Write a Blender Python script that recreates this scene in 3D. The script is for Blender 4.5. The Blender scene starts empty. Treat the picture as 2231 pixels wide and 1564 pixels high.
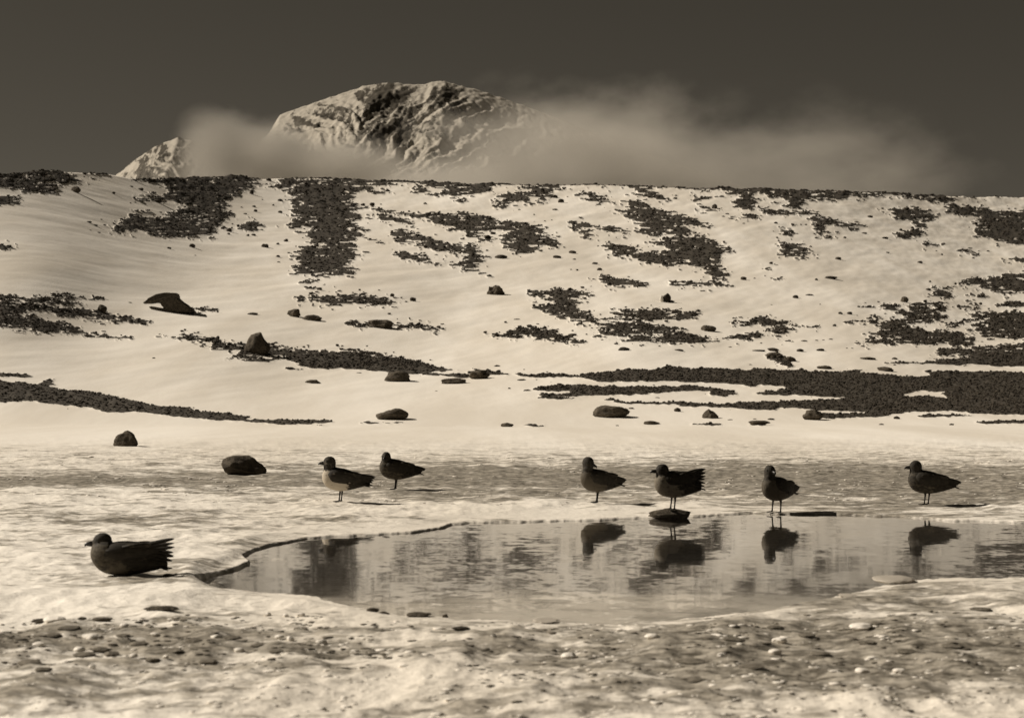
import bpy, bmesh, math, random
import numpy as np
from mathutils import Vector, Matrix, Euler

random.seed(7)
rng = np.random.default_rng(7)
SC = bpy.context.scene
COL = SC.collection
R = math.radians

# ------------------------------------------------------------------ camera
F, CX, HY, H = 4500.0, 1115.5, 835.0, 1.2      # focal length / principal column / eye level (in print pixels), eye height (m)
cam_data = bpy.data.cameras.new('camera')
cam = bpy.data.objects.new('camera', cam_data)
COL.objects.link(cam)
cam.location = (0, 0, H)
cam.rotation_euler = (R(90), 0, 0)
cam_data.sensor_width = 36
cam_data.lens = F / 2231 * 36
cam_data.shift_y = (HY - 782) / 2231
cam_data.clip_start = 0.1
cam_data.clip_end = 60000
cam_data.dof.use_dof = True
cam_data.dof.focus_distance = 27
cam_data.dof.aperture_fstop = 5.0
SC.camera = cam

# ------------------------------------------------------------------ sky and sun
SUN_EL, SUN_AZ = 35.0, 287.0                    # azimuth clockwise from the view direction (+Y)
world = bpy.data.worlds.new('World')
SC.world = world
world.use_nodes = True
wn, wl = world.node_tree.nodes, world.node_tree.links
wn.clear()
sky = wn.new('ShaderNodeTexSky')
sky.sky_type = 'NISHITA'
sky.sun_disc = False
sky.sun_elevation = R(SUN_EL)
sky.sun_rotation = R(SUN_AZ)
sky.altitude = 50
sky.air_density = 1.0
sky.dust_density = 0.2
sep = wn.new('ShaderNodeSeparateColor')         # deep red filter of the plate: only the red part of the blue sky
wl.new(sky.outputs[0], sep.inputs[0])
tint = wn.new('ShaderNodeMix'); tint.data_type = 'RGBA'; tint.blend_type = 'MULTIPLY'
tint.inputs[0].default_value = 1
wl.new(sep.outputs[0], tint.inputs[6])
tint.inputs[7].default_value = (0.33, 0.288, 0.222, 1)
bg = wn.new('ShaderNodeBackground')
bg.inputs[1].default_value = 0.05
wl.new(tint.outputs[2], bg.inputs[0])
out = wn.new('ShaderNodeOutputWorld')
wl.new(bg.outputs[0], out.inputs[0])

sun_data = bpy.data.lights.new('sun', 'SUN')
sun_data.energy = 4.8
sun_data.angle = R(0.6)
sun_data.color = (1.0, 0.90, 0.77)
sun = bpy.data.objects.new('sun', sun_data)
COL.objects.link(sun)
_sd = Vector((math.sin(R(SUN_AZ)) * math.cos(R(SUN_EL)), math.cos(R(SUN_AZ)) * math.cos(R(SUN_EL)), math.sin(R(SUN_EL))))
sun.rotation_euler = _sd.to_track_quat('Z', 'Y').to_euler()
sun.location = (-60, 20, 60)

SC.view_settings.view_transform = 'Standard'
SC.view_settings.look = 'None'
SC.view_settings.exposure = 0.10
SC.view_settings.gamma = 1.0
SC.view_settings.use_curve_mapping = False
SC.cycles.use_denoising = True
SC.cycles.max_bounces = 6
SC.cycles.volume_bounces = 1
SC.cycles.volume_max_steps = 48
SC.cycles.transparent_max_bounces = 12

# ------------------------------------------------------------------ helpers
def tag(o, label=None, cat=None, group=None, kind=None):
    if label: o['label'] = label
    if cat: o['category'] = cat
    if group: o['group'] = group
    if kind: o['kind'] = kind
    return o

def mesh_obj(name, verts, faces, mat=None, parent=None, smooth=True):
    me = bpy.data.meshes.new(name)
    me.from_pydata([tuple(v) for v in verts], [], [tuple(f) for f in faces])
    me.polygons.foreach_set('use_smooth', [smooth] * len(me.polygons))
    me.update()
    o = bpy.data.objects.new(name, me)
    COL.objects.link(o)
    if mat: me.materials.append(mat)
    if parent: o.parent = parent
    return o

def mesh_np(name, V, Fc, mat=None, smooth=True):
    """V (n,3), Fc (m,k) -> object, fast path"""
    me = bpy.data.meshes.new(name)
    m, k = Fc.shape
    me.vertices.add(len(V)); me.vertices.foreach_set('co', np.ascontiguousarray(V, np.float32).ravel())
    me.loops.add(m * k); me.loops.foreach_set('vertex_index', np.ascontiguousarray(Fc, np.int32).ravel())
    me.polygons.add(m)
    me.polygons.foreach_set('loop_start', np.arange(0, m * k, k, dtype=np.int32))
    me.polygons.foreach_set('loop_total', np.full(m, k, np.int32))
    me.polygons.foreach_set('use_smooth', np.full(m, smooth, bool))
    me.update(calc_edges=True)
    me.validate()
    o = bpy.data.objects.new(name, me)
    COL.objects.link(o)
    if mat: me.materials.append(mat)
    return o

def empty(name, loc, rz=0.0):
    o = bpy.data.objects.new(name, None)
    COL.objects.link(o)
    o.location = loc
    o.rotation_euler = (0, 0, rz)
    o.empty_display_size = 0.1
    return o

# lattice gradient noise, vectorised
_perm = rng.permutation(256).astype(np.int64)
_grad = np.stack([np.cos(np.arange(256) * 2.399963), np.sin(np.arange(256) * 2.399963)], 1)
def gn(x, y, seed=0):
    xi = np.floor(x).astype(np.int64); yi = np.floor(y).astype(np.int64)
    xf = x - xi; yf = y - yi
    u = xf * xf * xf * (xf * (xf * 6 - 15) + 10); v = yf * yf * yf * (yf * (yf * 6 - 15) + 10)
    def g(ix, iy, dx, dy):
        h = _perm[(_perm[(ix + seed * 37) & 255] + iy + seed * 101) & 255]
        return _grad[h, 0] * dx + _grad[h, 1] * dy
    a = g(xi, yi, xf, yf); b = g(xi + 1, yi, xf - 1, yf)
    c = g(xi, yi + 1, xf, yf - 1); d = g(xi + 1, yi + 1, xf - 1, yf - 1)
    return (a + u * (b - a) + v * ((c + u * (d - c)) - (a + u * (b - a)))) * 1.5
def fbm(x, y, oct=4, seed=0, gain=0.5):
    s = np.zeros_like(x); a = 1.0; t = 0.0
    for i in range(oct):
        s += a * gn(x * 2 ** i, y * 2 ** i, seed + i * 5); t += a; a *= gain
    return s / t
def ridged(x, y, oct=4, seed=0):
    s = np.zeros_like(x); a = 1.0; t = 0
    for i in range(oct):
        s += a * (1 - np.abs(gn(x * 2 ** i, y * 2 ** i, seed + i * 5)) * 1.6); t += a; a *= 0.5
    return s / t
def sstep(a, b, x):
    t = np.clip((x - a) / (b - a), 0, 1)
    return t * t * (3 - 2 * t)

# ------------------------------------------------------------------ materials
def new_mat(name):
    m = bpy.data.materials.new(name)
    m.use_nodes = True
    nt = m.node_tree
    return m, nt.nodes, nt.links, nt.nodes['Principled BSDF']
def N(nodes, kind, **kw):
    n = nodes.new(kind)
    for k, v in kw.items():
        if k.startswith('i_'): n.inputs[k[2:].replace('_', ' ')].default_value = v
        else: setattr(n, k, v)
    return n
def mathn(nodes, links, op, a, b=None, c=None, clamp=False):
    n = nodes.new('ShaderNodeMath'); n.operation = op; n.use_clamp = clamp
    for i, v in enumerate((a, b, c)):
        if v is None: continue
        if isinstance(v, (int, float)): n.inputs[i].default_value = v
        else: links.new(v, n.inputs[i])
    return n.outputs[0]
def mixc(nodes, links, fac, a, b):
    n = nodes.new('ShaderNodeMix'); n.data_type = 'RGBA'
    for i, v in ((0, fac), (6, a), (7, b)):
        if isinstance(v, (int, float)): n.inputs[i].default_value = v
        elif isinstance(v, tuple): n.inputs[i].default_value = (*v, 1)
        else: links.new(v, n.inputs[i])
    return n.outputs[2]
def ramp(nodes, links, x, lo, hi):
    n = nodes.new('ShaderNodeMapRange'); n.clamp = True; n.interpolation_type = 'SMOOTHSTEP'
    n.inputs[1].default_value = lo; n.inputs[2].default_value = hi
    links.new(x, n.inputs[0]); return n.outputs[0]
def noise(nodes, links, vec, scale, detail=4, rough=0.55, sx=1, sy=1, sz=1):
    mp = nodes.new('ShaderNodeMapping'); mp.inputs['Scale'].default_value = (sx, sy, sz)
    links.new(vec, mp.inputs[0])
    n = nodes.new('ShaderNodeTexNoise'); n.inputs['Scale'].default_value = scale
    n.inputs['Detail'].default_value = detail; n.inputs['Roughness'].default_value = rough
    links.new(mp.outputs[0], n.inputs['Vector']); return n.outputs[0]

def mat_rock(name, dark, light, scale=6.0, bump=0.5):
    m, nd, lk, p = new_mat(name)
    tc = nd.new('ShaderNodeTexCoord')
    geo = nd.new('ShaderNodeNewGeometry')
    n1 = noise(nd, lk, geo.outputs['Position'], scale, 6, 0.65)
    n2 = noise(nd, lk, geo.outputs['Position'], scale * 7, 3, 0.6)
    s = mathn(nd, lk, 'ADD', mathn(nd, lk, 'MULTIPLY', n1, 0.65), mathn(nd, lk, 'MULTIPLY', n2, 0.35))
    f = ramp(nd, lk, s, 0.36, 0.66)
    lk.new(mixc(nd, lk, f, dark, light), p.inputs['Base Color'])
    p.inputs['Roughness'].default_value = 0.92
    p.inputs['Specular IOR Level'].default_value = 0.15
    b = nd.new('ShaderNodeBump'); b.inputs['Strength'].default_value = bump; b.inputs['Distance'].default_value = 0.05
    lk.new(s, b.inputs['Height']); lk.new(b.outputs[0], p.inputs['Normal'])
    return m
M_ROCK = mat_rock('basalt', (0.050, 0.042, 0.0315), (0.135, 0.114, 0.086), 9.0, 0.7)
M_SCREE = mat_rock('scree_rock', (0.036, 0.030, 0.0225), (0.070, 0.0585, 0.0445), 1.1, 0.05)
# ------------------------------------------------------------------ layout measured from the print
REG = {1: (0, 350, 750 / 2231), 2: (750, 370, 750 / 2231), 3: (1480, 370, 751 / 2231),
       4: (0, 600, 750 / 2231), 5: (740, 600, 750 / 2231), 6: (1480, 600, 751 / 2231)}
POLY = {
 1: [
 [(40,110),(190,90),(310,62),(360,80),(540,80),(720,85),(700,105),(540,100),(430,85),(400,95),(545,145),(430,160),(380,140),(230,140),(400,175),(340,210),(150,210),(120,180),(40,180)],
 [(36,240),(90,235),(110,270),(100,290),(36,290)], [(36,540),(60,545),(70,575),(36,595)],
 [(840,112),(920,115),(960,130),(1000,115),(1080,125),(1180,105),(1300,105),(1410,105),(1490,95),(1560,115),(1690,125),(1620,150),(1700,170),(1860,150),(1910,120),(1950,150),(1850,180),(1620,170),(1580,215),(1500,240),(1440,270),(1460,300),(1400,310),(1310,340),(1200,370),(1080,350),(1190,300),(1250,290),(1130,270),(1240,235),(1130,250),(900,260),(910,235),(1050,220),(960,215),(1110,200),(1090,160),(980,150)],
 [(740,470),(770,400),(850,375),(900,370),(1000,365),(1070,370),(1080,345),(1190,360),(1260,300),(1430,300),(1540,350),(1480,370),(1420,400),(1460,410),(1380,440),(1430,465),(1270,500),(1020,500),(980,480),(1010,470),(930,460),(860,440),(830,465)],
 [(1860,220),(1910,180),(1960,150),(2050,120),(2235,130),(2235,760),(2150,740),(2100,750),(1990,750),(1920,740),(1910,700),(1960,660),(1920,640),(1900,600),(1990,560),(2140,560),(2000,550),(2010,510),(1980,470),(2050,420),(1810,440),(1850,420),(2000,370),(1880,380),(1920,360),(1890,320),(1900,280),(1860,260),(1950,230)],
 [(1910,785),(1990,775),(2060,780),(2050,795),(1920,797)], [(2080,790),(2120,760),(2130,785)], [(1970,830),(2060,820),(2110,835),(2000,845)], [(2120,840),(2170,838),(2170,852),(2120,850)], [(2000,880),(2020,850),(2050,860),(2050,890)],
 [(1840,897),(1900,890),(2000,880),(2100,870),(2235,880),(2235,935),(2130,940),(2040,910),(1960,905)],
 [(835,340),(860,330),(880,380),(840,370)], [(900,350),(930,325),(980,325),(950,345)], [(1540,450),(1560,410),(1610,390),(1660,405),(1720,420),(1640,440),(1690,450),(1600,455)], [(1340,515),(1380,495),(1390,515)],
 ],
 2: [
 [(0,65),(60,65),(130,80),(230,75),(330,90),(400,80),(500,75),(600,80),(760,85),(850,100),(1000,90),(1130,95),(1270,105),(1400,105),(1550,105),(1690,115),(1850,115),(1960,110),(2060,125),(2235,130),(2235,142),(2060,138),(1950,150),(1800,132),(1650,128),(1500,122),(1350,127),(1480,160),(1380,150),(1280,130),(1150,120),(930,118),(940,155),(830,155),(790,170),(620,175),(580,160),(720,140),(560,120),(450,110),(380,102),(300,115),(100,115),(0,120)],
 [(0,120),(100,120),(200,140),(270,165),(190,160),(80,145),(0,145)], [(440,115),(500,130),(570,165),(520,170),(450,155)], [(260,160),(270,125),(290,130),(300,158)],
 [(690,200),(760,190),(830,210),(770,212)],
 [(970,240),(1000,200),(1000,165),(1090,150),(1180,170),(1250,230),(1190,235),(1130,200),(1060,220),(1080,255),(1030,250)],
 [(1150,140),(1230,130),(1320,130),(1310,165),(1390,205),(1300,195),(1200,165)],
 [(1500,165),(1560,145),(1640,170),(1740,210),(1700,220),(1560,205)], [(1860,155),(1960,150),(2060,175),(2100,195),(2050,205),(1980,185)],
 [(0,120),(60,150),(40,200),(60,220),(130,260),(40,260),(130,310),(50,340),(130,400),(120,440),(50,430),(60,470),(0,490)], [(0,490),(50,500),(80,550),(40,620),(70,640),(30,690),(0,700)],
 [(130,235),(250,260),(380,285),(490,290),(640,290),(720,285),(830,290),(900,300),(960,320),(1100,345),(1270,360),(1290,390),(1330,440),(1420,520),(1330,510),(1280,490),(1230,540),(1150,555),(1030,510),(1060,490),(1010,440),(1060,420),(1060,390),(960,400),(860,400),(860,440),(960,460),(930,480),(820,440),(780,410),(700,400),(660,385),(720,360),(600,355),(490,320),(360,300),(200,270)],
 [(180,285),(260,300),(370,320),(480,365),(440,370),(330,345),(200,320)],
 [(305,405),(360,385),(440,400),(450,430),(540,445),(700,490),(790,490),(840,520),(930,600),(860,590),(860,640),(880,655),(800,665),(750,620),(770,570),(700,540),(590,530),(460,490),(520,465),(430,455),(420,495),(340,480),(320,450),(350,435)],
 [(305,545),(340,530),(470,555),(540,580),(650,620),(560,605),(400,590)], [(850,660),(920,680),(980,705),(900,690)], [(110,455),(200,455),(260,480),(200,475)], [(800,480),(850,480),(900,520),(870,515)], [(680,605),(730,600),(720,635),(690,630)],
 [(1430,335),(1500,340),(1630,360),(1800,385),(1900,420),(1750,415),(1660,400),(1620,370),(1560,370),(1590,420),(1610,460),(1540,445),(1520,400),(1460,360)],
 [(1700,265),(1800,270),(1830,240),(1780,210),(1850,195),(1940,220),(2040,250),(2100,290),(2235,310),(2235,360),(2160,370),(2235,400),(2235,420),(2100,420),(2000,435),(1930,400),(1900,360),(1940,340),(1820,310),(1780,280)],
 [(1680,510),(1720,470),(1800,500),(1940,500),(1880,520),(2000,545),(1900,570),(1700,565),(1760,540)],
 [(1990,465),(2100,450),(2150,425),(2235,440),(2235,600),(2100,620),(1950,600),(1890,575),(2000,550),(2140,520),(2050,490)],
 ],
 3: [
 [(-20,130),(100,120),(220,130),(310,110),(400,125),(520,120),(640,120),(780,130),(860,145),(960,150),(1100,140),(1250,150),(1400,155),(1600,170),(1720,180),(1760,210),(1680,220),(1540,200),(1400,185),(1250,180),(1100,180),(1020,195),(900,195),(820,180),(780,200),(830,250),(750,240),(690,220),(680,180),(560,175),(500,160),(350,165),(280,150),(100,145),(-20,140)],
 [(1760,185),(1900,180),(2050,178),(2175,178),(2175,188),(2000,192),(1800,195)],
 [(45,185),(150,170),(260,182),(150,200)],
 [(340,170),(450,170),(520,215),(440,230),(550,260),(650,265),(760,300),(660,300),(520,270),(370,250),(360,215),(390,195)], [(650,255),(760,265),(850,270),(890,285),(820,305),(740,290)], [(560,190),(660,210),(620,215)],
 [(115,230),(170,230),(285,268),(200,265)], [(105,262),(170,290),(165,300),(130,285)], [(360,300),(450,290),(530,310),(500,325),(400,325)], [(315,312),(350,305),(355,318)],
 [(0,285),(80,320),(180,360),(260,400),(150,375),(80,350),(0,360)], [(0,370),(100,390),(50,400),(0,400)],
 [(0,415),(100,420),(200,450),(310,500),(320,530),(250,545),(340,575),(270,570),(240,600),(300,650),(340,690),(240,690),(140,650),(170,635),(110,620),(0,600)], [(215,720),(240,690),(280,690),(320,750),(240,755)],
 [(835,320),(900,300),(1000,325),(1100,350),(1205,375),(1100,395),(1050,375),(880,345)],
 [(860,400),(870,360),(910,350),(940,400),(970,420),(880,415)], [(895,430),(940,420),(1015,440),(1000,452)],
 [(640,410),(690,390),(730,400),(720,430),(670,430)], [(645,460),(700,450),(715,465),(660,470)], [(630,485),(730,480),(750,455),(780,490),(860,545),(800,565),(720,565),(640,540),(690,520),(640,505)], [(725,350),(760,360),(810,375),(770,390)],
 [(1300,270),(1330,255),(1440,265),(1480,250),(1600,265),(1640,290),(1650,320),(1590,340),(1620,395),(1560,380),(1520,340),(1500,320),(1390,320),(1350,280)],
 [(1395,410),(1480,395),(1600,405),(1530,440),(1480,455),(1420,435)], [(1545,480),(1620,470),(1710,490),(1640,500)],
 [(1680,190),(1740,185),(1750,230),(1900,240),(2050,270),(2175,280),(2175,490),(2080,480),(2020,450),(1930,445),(1900,400),(1960,360),(1900,350),(1960,310),(1830,300),(1750,280)],
 [(1820,515),(1870,515),(1940,560),(1940,580),(1890,560)], [(2115,585),(2140,565),(2175,570),(2175,610),(2130,605)],
 [(540,640),(575,615),(620,650),(600,665)], [(580,710),(640,690),(640,710)], [(825,680),(880,725),(850,715)],
 ],
 4: [
 [(35,135),(100,130),(180,145),(250,145),(330,160),(450,165),(525,185),(500,195),(380,185),(300,180),(200,170),(100,165),(35,165)],
 [(300,130),(320,112),(380,125),(410,112),(440,130),(520,145),(520,155),(420,155),(350,150),(310,150)], [(570,155),(610,140),(660,135),(683,155),(650,163)],
 [(35,180),(130,175),(250,195),(400,210),(560,225),(640,230),(700,250),(800,265),(900,280),(985,310),(930,312),(850,300),(740,300),(660,285),(580,295),(560,270),(430,265),(300,230),(200,225),(80,245),(35,240)],
 [(35,240),(80,250),(200,260),(300,285),(400,300),(500,340),(545,370),(600,380),(700,388),(800,395),(980,405),(700,408),(600,395),(480,375),(330,365),(200,370),(180,340),(100,335),(35,330)],
 [(1010,392),(1080,390),(1083,408),(1010,408)], [(1130,425),(1180,400),(1220,370),(1250,385),(1265,420),(1320,430),(1330,415),(1305,395),(1360,400),(1430,430),(1440,445),(1590,440),(1700,440),(1750,450),(1800,470),(1950,480),(2100,495),(2235,490),(2235,595),(2080,605),(1920,580),(1890,525),(1700,515),(1600,540),(1550,520),(1560,495),(1420,485),(1340,465),(1380,450),(1340,430)],
 [(1400,528),(1500,525),(1600,540),(1750,540),(1880,530),(1900,550),(1800,550),(1690,570),(1640,560),(1550,545)], [(1810,590),(1900,600),(2040,618),(1900,608)],
 [(1265,225),(1300,210),(1340,205),(1390,215),(1425,228),(1340,232)],
 [(35,620),(100,640),(240,658),(100,660),(35,655)],
 [(35,680),(150,695),(260,710),(290,680),(335,675),(340,720),(380,740),(560,750),(700,775),(890,815),(1000,845),(1240,860),(1260,885),(1420,890),(1590,910),(1610,930),(1800,935),(2000,940),(2120,945),(2170,955),(2050,962),(1850,967),(1600,945),(1400,935),(1150,915),(900,885),(690,885),(600,855),(450,845),(200,815),(35,830)],
 [(2050,972),(2110,972),(2110,978),(2060,978)],
 [(2190,312),(2235,308),(2235,320)],
 ],
 5: [
 [(-5,130),(60,135),(110,120),(190,140),(280,150),(410,175),(330,185),(240,195),(200,200),(130,175),(100,180),(-5,185)],
 [(0,310),(80,300),(150,310),(200,335),(100,325),(0,318)], [(360,340),(400,310),(470,315),(560,325),(640,350),(780,365),(600,360),(520,345)],
 [(920,385),(1000,378),(1160,370),(1100,350),(1190,345),(1260,330),(1320,345),(1400,360),(1460,390),(1500,415),(1640,452),(1500,445),(1400,435),(1300,420),(1200,400),(1100,405)],
 [(1220,110),(1310,95),(1420,92),(1560,100),(1640,110),(1580,120),(1650,150),(1580,135),(1530,150),(1500,180),(1630,205),(1530,200),(1510,230),(1560,240),(1620,235),(1640,280),(1700,290),(1840,285),(1700,300),(1640,320),(1520,335),(1600,300),(1490,305),(1540,275),(1450,280),(1390,270),(1410,245),(1330,255),(1350,225),(1230,215),(1280,195),(1390,195),(1400,175),(1300,165),(1340,145),(1240,140)],
 [(1640,10),(1720,0),(1800,15),(1900,30),(1960,45),(2000,75),(1930,75),(1850,60),(1830,75),(1700,70),(1680,30)],
 [(2110,45),(2240,38),(2240,60),(2115,60)],
 [(1755,235),(1850,225),(1960,212),(2050,220),(2240,235),(2240,290),(2150,285),(2080,280),(2040,300),(1880,300),(1820,280),(1800,245)],
 [(1600,410),(1680,385),(1740,375),(1680,355),(1700,325),(1780,305),(1880,305),(2000,320),(2240,350),(2150,370),(2000,380),(1900,385),(1850,400),(1760,395)],
 [(1780,440),(1850,420),(1900,395),(2050,395),(2150,375),(2240,360),(2240,440),(1900,437)],
 [(0,490),(40,480),(170,490),(250,515),(430,540),(580,580),(650,600),(800,620),(690,620),(540,635),(450,640),(300,625),(60,605),(0,600)],
 [(540,635),(700,640),(860,645),(850,655),(780,665),(690,650),(560,645)], [(820,625),(870,610),(980,620),(1090,645),(990,645),(940,635),(850,640)],
 [(1110,640),(1250,650),(1420,640),(1560,645),(1580,660),(1420,655),(1280,663),(1150,655)],
 [(1580,640),(1700,630),(1860,610),(1990,620),(2080,605),(2140,590),(2240,600),(2240,690),(2090,685),(1900,690),(1680,690),(1590,670)],
 [(1190,740),(1290,735),(1330,715),(1500,710),(1650,715),(1850,720),(2240,722),(2240,748),(1850,775),(1600,770),(1510,770),(1490,745),(1400,755),(1340,745)],
 [(1305,770),(1500,765),(1600,773),(1750,775),(1500,782),(1310,785)], [(1225,793),(1400,790),(1590,797),(1400,801)], [(1710,800),(1760,797),(1840,822),(2100,820),(2240,818),(2240,842),(2150,835),(1840,831)],
 [(150,948),(300,955),(470,950),(330,962),(170,960)], [(1175,967),(1340,969),(1340,976),(1180,974)],
 ],
 6: [
 [(-5,40),(80,35),(170,50),(220,72),(120,65),(-5,60)], [(-5,230),(50,235),(110,250),(115,275),(60,280),(-5,285)], [(-5,365),(60,375),(120,385),(200,415),(270,430),(180,430),(80,440),(-5,437)], [(240,405),(320,400),(440,380),(510,375),(560,400),(480,412),(300,415)],
 [(-5,600),(60,610),(200,605),(400,615),(560,605),(640,615),(800,620),(1000,625),(1140,610),(1200,630),(1320,635),(1500,655),(1640,650),(1600,620),(1780,625),(2170,640),(2170,900),(2040,900),(1900,880),(1760,790),(1690,755),(1560,740),(1430,780),(1240,780),(1100,790),(1000,785),(910,790),(840,775),(480,770),(700,735),(620,715),(520,710),(460,725),(380,705),(-5,690)],
 [(-5,820),(240,835),(420,820),(640,815),(800,810),(1000,800),(1240,785),(1440,785),(1580,780),(1760,800),(2000,800),(2170,820),(2170,905),(1900,895),(1800,880),(1600,880),(1450,890),(1360,890),(1130,880),(980,870),(800,860),(640,850),(620,870),(420,865),(340,855),(130,850),(-5,845)],
 [(900,890),(1120,890),(1350,890),(1500,885),(1300,912),(1100,920),(940,925),(900,905)], [(-5,720),(60,712),(200,730),(300,745),(370,770),(280,785),(210,770),(200,750),(-5,745)],
 [(1530,915),(1650,905),(1900,905),(1900,912),(1560,922)], [(1890,957),(2060,945),(2170,940),(2170,962),(2000,962)], [(20,965),(150,963),(240,955),(280,967),(150,970)], [(410,957),(490,955),(520,942),(560,970),(480,965)],
 [(1175,210),(1200,195),(1330,185),(1400,175),(1410,190),(1470,240),(1480,270),(1400,260),(1430,240),(1380,210),(1280,205)],
 [(1460,190),(1560,185),(1600,215),(1700,260),(1710,295),(1600,310),(1500,310),(1400,320),(1350,300),(1430,280),(1490,265),(1480,230),(1540,215)], [(1570,190),(1640,172),(1720,185),(1700,210),(1760,240),(1680,230),(1640,210)],
 [(1090,300),(1230,300),(1280,310),(1180,315),(1130,322)], [(1230,265),(1290,262),(1330,285),(1390,300),(1270,285)],
 [(1270,330),(1340,310),(1420,320),(1500,345),(1540,340),(1600,370),(1700,365),(1820,380),(1880,410),(1920,440),(1880,465),(1750,455),(1660,430),(1640,465),(1500,450),(1350,455),(1290,445),(1150,445),(1130,430),(1250,425),(1400,405),(1200,400),(1240,378),(1380,370),(1270,345)],
 [(1700,345),(1740,320),(1900,270),(2000,260),(1870,300),(1780,335)], [(1890,360),(1950,290),(1960,270),(2170,260),(2170,440),(2100,410),(2000,410),(1940,380)], [(1860,240),(1960,240),(2080,235),(2170,265),(2000,275)],
 [(1650,510),(1700,485),(1870,480),(2090,460),(2170,440),(2170,600),(2080,595),(1900,580),(1840,585),(1700,580),(1400,580),(1310,577),(1390,570),(1410,565),(1560,575),(1700,560),(1850,550),(1900,535),(2050,545),(1780,525),(1620,520)],
 [(1630,90),(1680,70),(1790,75),(1780,100),(1720,115),(1850,125),(1780,135),(1690,150),(1630,125)], [(1790,45),(1860,35),(1980,20),(2100,-5),(2170,-5),(2170,130),(2060,110),(1970,80),(1980,65),(1850,65)],
 [(1880,135),(1940,115),(1990,130),(1930,152)], [(2040,190),(2110,172),(2172,175),(2172,205),(2080,208)], [(1780,190),(1880,185),(1990,215),(1880,210)],
 [(400,320),(450,300),(460,270),(520,275),(600,295),(700,290),(700,310),(870,328),(730,320),(560,328),(420,328)], [(530,348),(640,335),(740,335),(880,335),(920,345),(740,345),(720,375),(640,385),(550,380),(620,360)], [(315,308),(370,297),(400,310),(340,313)],
 [(560,430),(640,430),(690,420),(720,432),(640,438)], [(530,540),(640,517),(645,535),(735,575),(725,605),(650,580),(620,555)],
 ],
}
RPOLY = []
for k, ps in POLY.items():
    ox, oy, s = REG[k]
    for p in ps:
        q = []
        for a, b in p:
            X, Y = ox + a * s, oy + b * s
            if X < 16: X -= 110
            if X > 2200: X += 110
            q.append((X, Y))
        RPOLY.append(q)
HOLES = [[(400,473),(455,475),(450,478),(402,477)],[(333,483),(362,484),(360,487),(335,486)]]

POND = [(425,1268),(470,1252),(510,1243),(548,1228),(530,1215),(556,1199),(600,1187),(660,1176),(730,1170),(820,1166),(900,1161),(960,1152),(982,1143),(1100,1138),(1250,1135),(1340,1132),(1410,1129),(1520,1127),(1560,1122),(1640,1119),(1700,1122),(1780,1123),(1850,1122),(1930,1126),(2000,1129),(2080,1136),(2150,1138),(2330,1142),
        (2330,1262),(2180,1264),(2090,1262),(2010,1266),(1940,1276),(1900,1286),(1850,1300),(1780,1310),(1700,1328),(1620,1338),(1560,1346),(1470,1356),(1380,1360),(1300,1362),(1220,1357),(1150,1360),(1050,1354),(1000,1355),(960,1350),(900,1347),(840,1342),(800,1330),(740,1322),(690,1308),(640,1300),(560,1294),(500,1288),(450,1280)]

X0, X1, Y0, Y1 = -160, 2400, 330, 1660
def raster(polys, holes=()):
    A = np.zeros((Y1 - Y0, X1 - X0), np.float32)
    for val, lst in ((1, polys), (0, holes)):
        for p in lst:
            p = np.array(p, float)
            xa, xb = int(max(X0, p[:, 0].min() - 1)), int(min(X1 - 1, p[:, 0].max() + 2))
            ya, yb = int(max(Y0, p[:, 1].min() - 1)), int(min(Y1 - 1, p[:, 1].max() + 2))
            if xb <= xa or yb <= ya: continue
            gx, gy = np.meshgrid(np.arange(xa, xb) + .5, np.arange(ya, yb) + .5)
            ins = np.zeros(gx.shape, bool)
            for i in range(len(p)):
                (ax, ay), (bx, by) = p[i - 1], p[i]
                if ay == by: continue
                c = ((ay > gy) != (by > gy)) & (gx < (bx - ax) * (gy - ay) / (by - ay) + ax)
                ins ^= c
            A[ya - Y0:yb - Y0, xa - X0:xb - X0][ins] = val
    return A
def blur1(A, r, ax):
    if r < 1: return A
    pad = [(0, 0), (0, 0)]; pad[ax] = (r + 1, r)
    C = np.cumsum(np.pad(A, pad, mode='edge'), axis=ax, dtype=np.float64)
    n = A.shape[ax]
    if ax == 0: return ((C[2 * r + 1:2 * r + 1 + n] - C[:n]) / (2 * r + 1)).astype(np.float32)
    return ((C[:, 2 * r + 1:2 * r + 1 + n] - C[:, :n]) / (2 * r + 1)).astype(np.float32)
def blur(A, rx, ry, it=2):
    for _ in range(it): A = blur1(blur1(A, rx, 1), ry, 0)
    return A
def samp(A, px, py):
    u = np.clip(px - X0 - .5, 0, A.shape[1] - 2); v = np.clip(py - Y0 - .5, 0, A.shape[0] - 2)
    i = u.astype(int); j = v.astype(int); fu = u - i; fv = v - j
    return (A[j, i] * (1 - fu) + A[j, i + 1] * fu) * (1 - fv) + (A[j + 1, i] * (1 - fu) + A[j + 1, i + 1] * fu) * fv
RK0 = raster(RPOLY, HOLES)
RK = blur(RK0, 2, 1, 2)
RK6 = blur(RK0, 11, 3, 2)
RKW = blur(RK0, 16, 8, 2)
PD0 = raster([POND])
PD = blur(PD0, 2, 1, 2)
PDW = blur(PD0, 40, 22, 2)
PDF = blur(PD0, 70, 45, 2)

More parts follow.
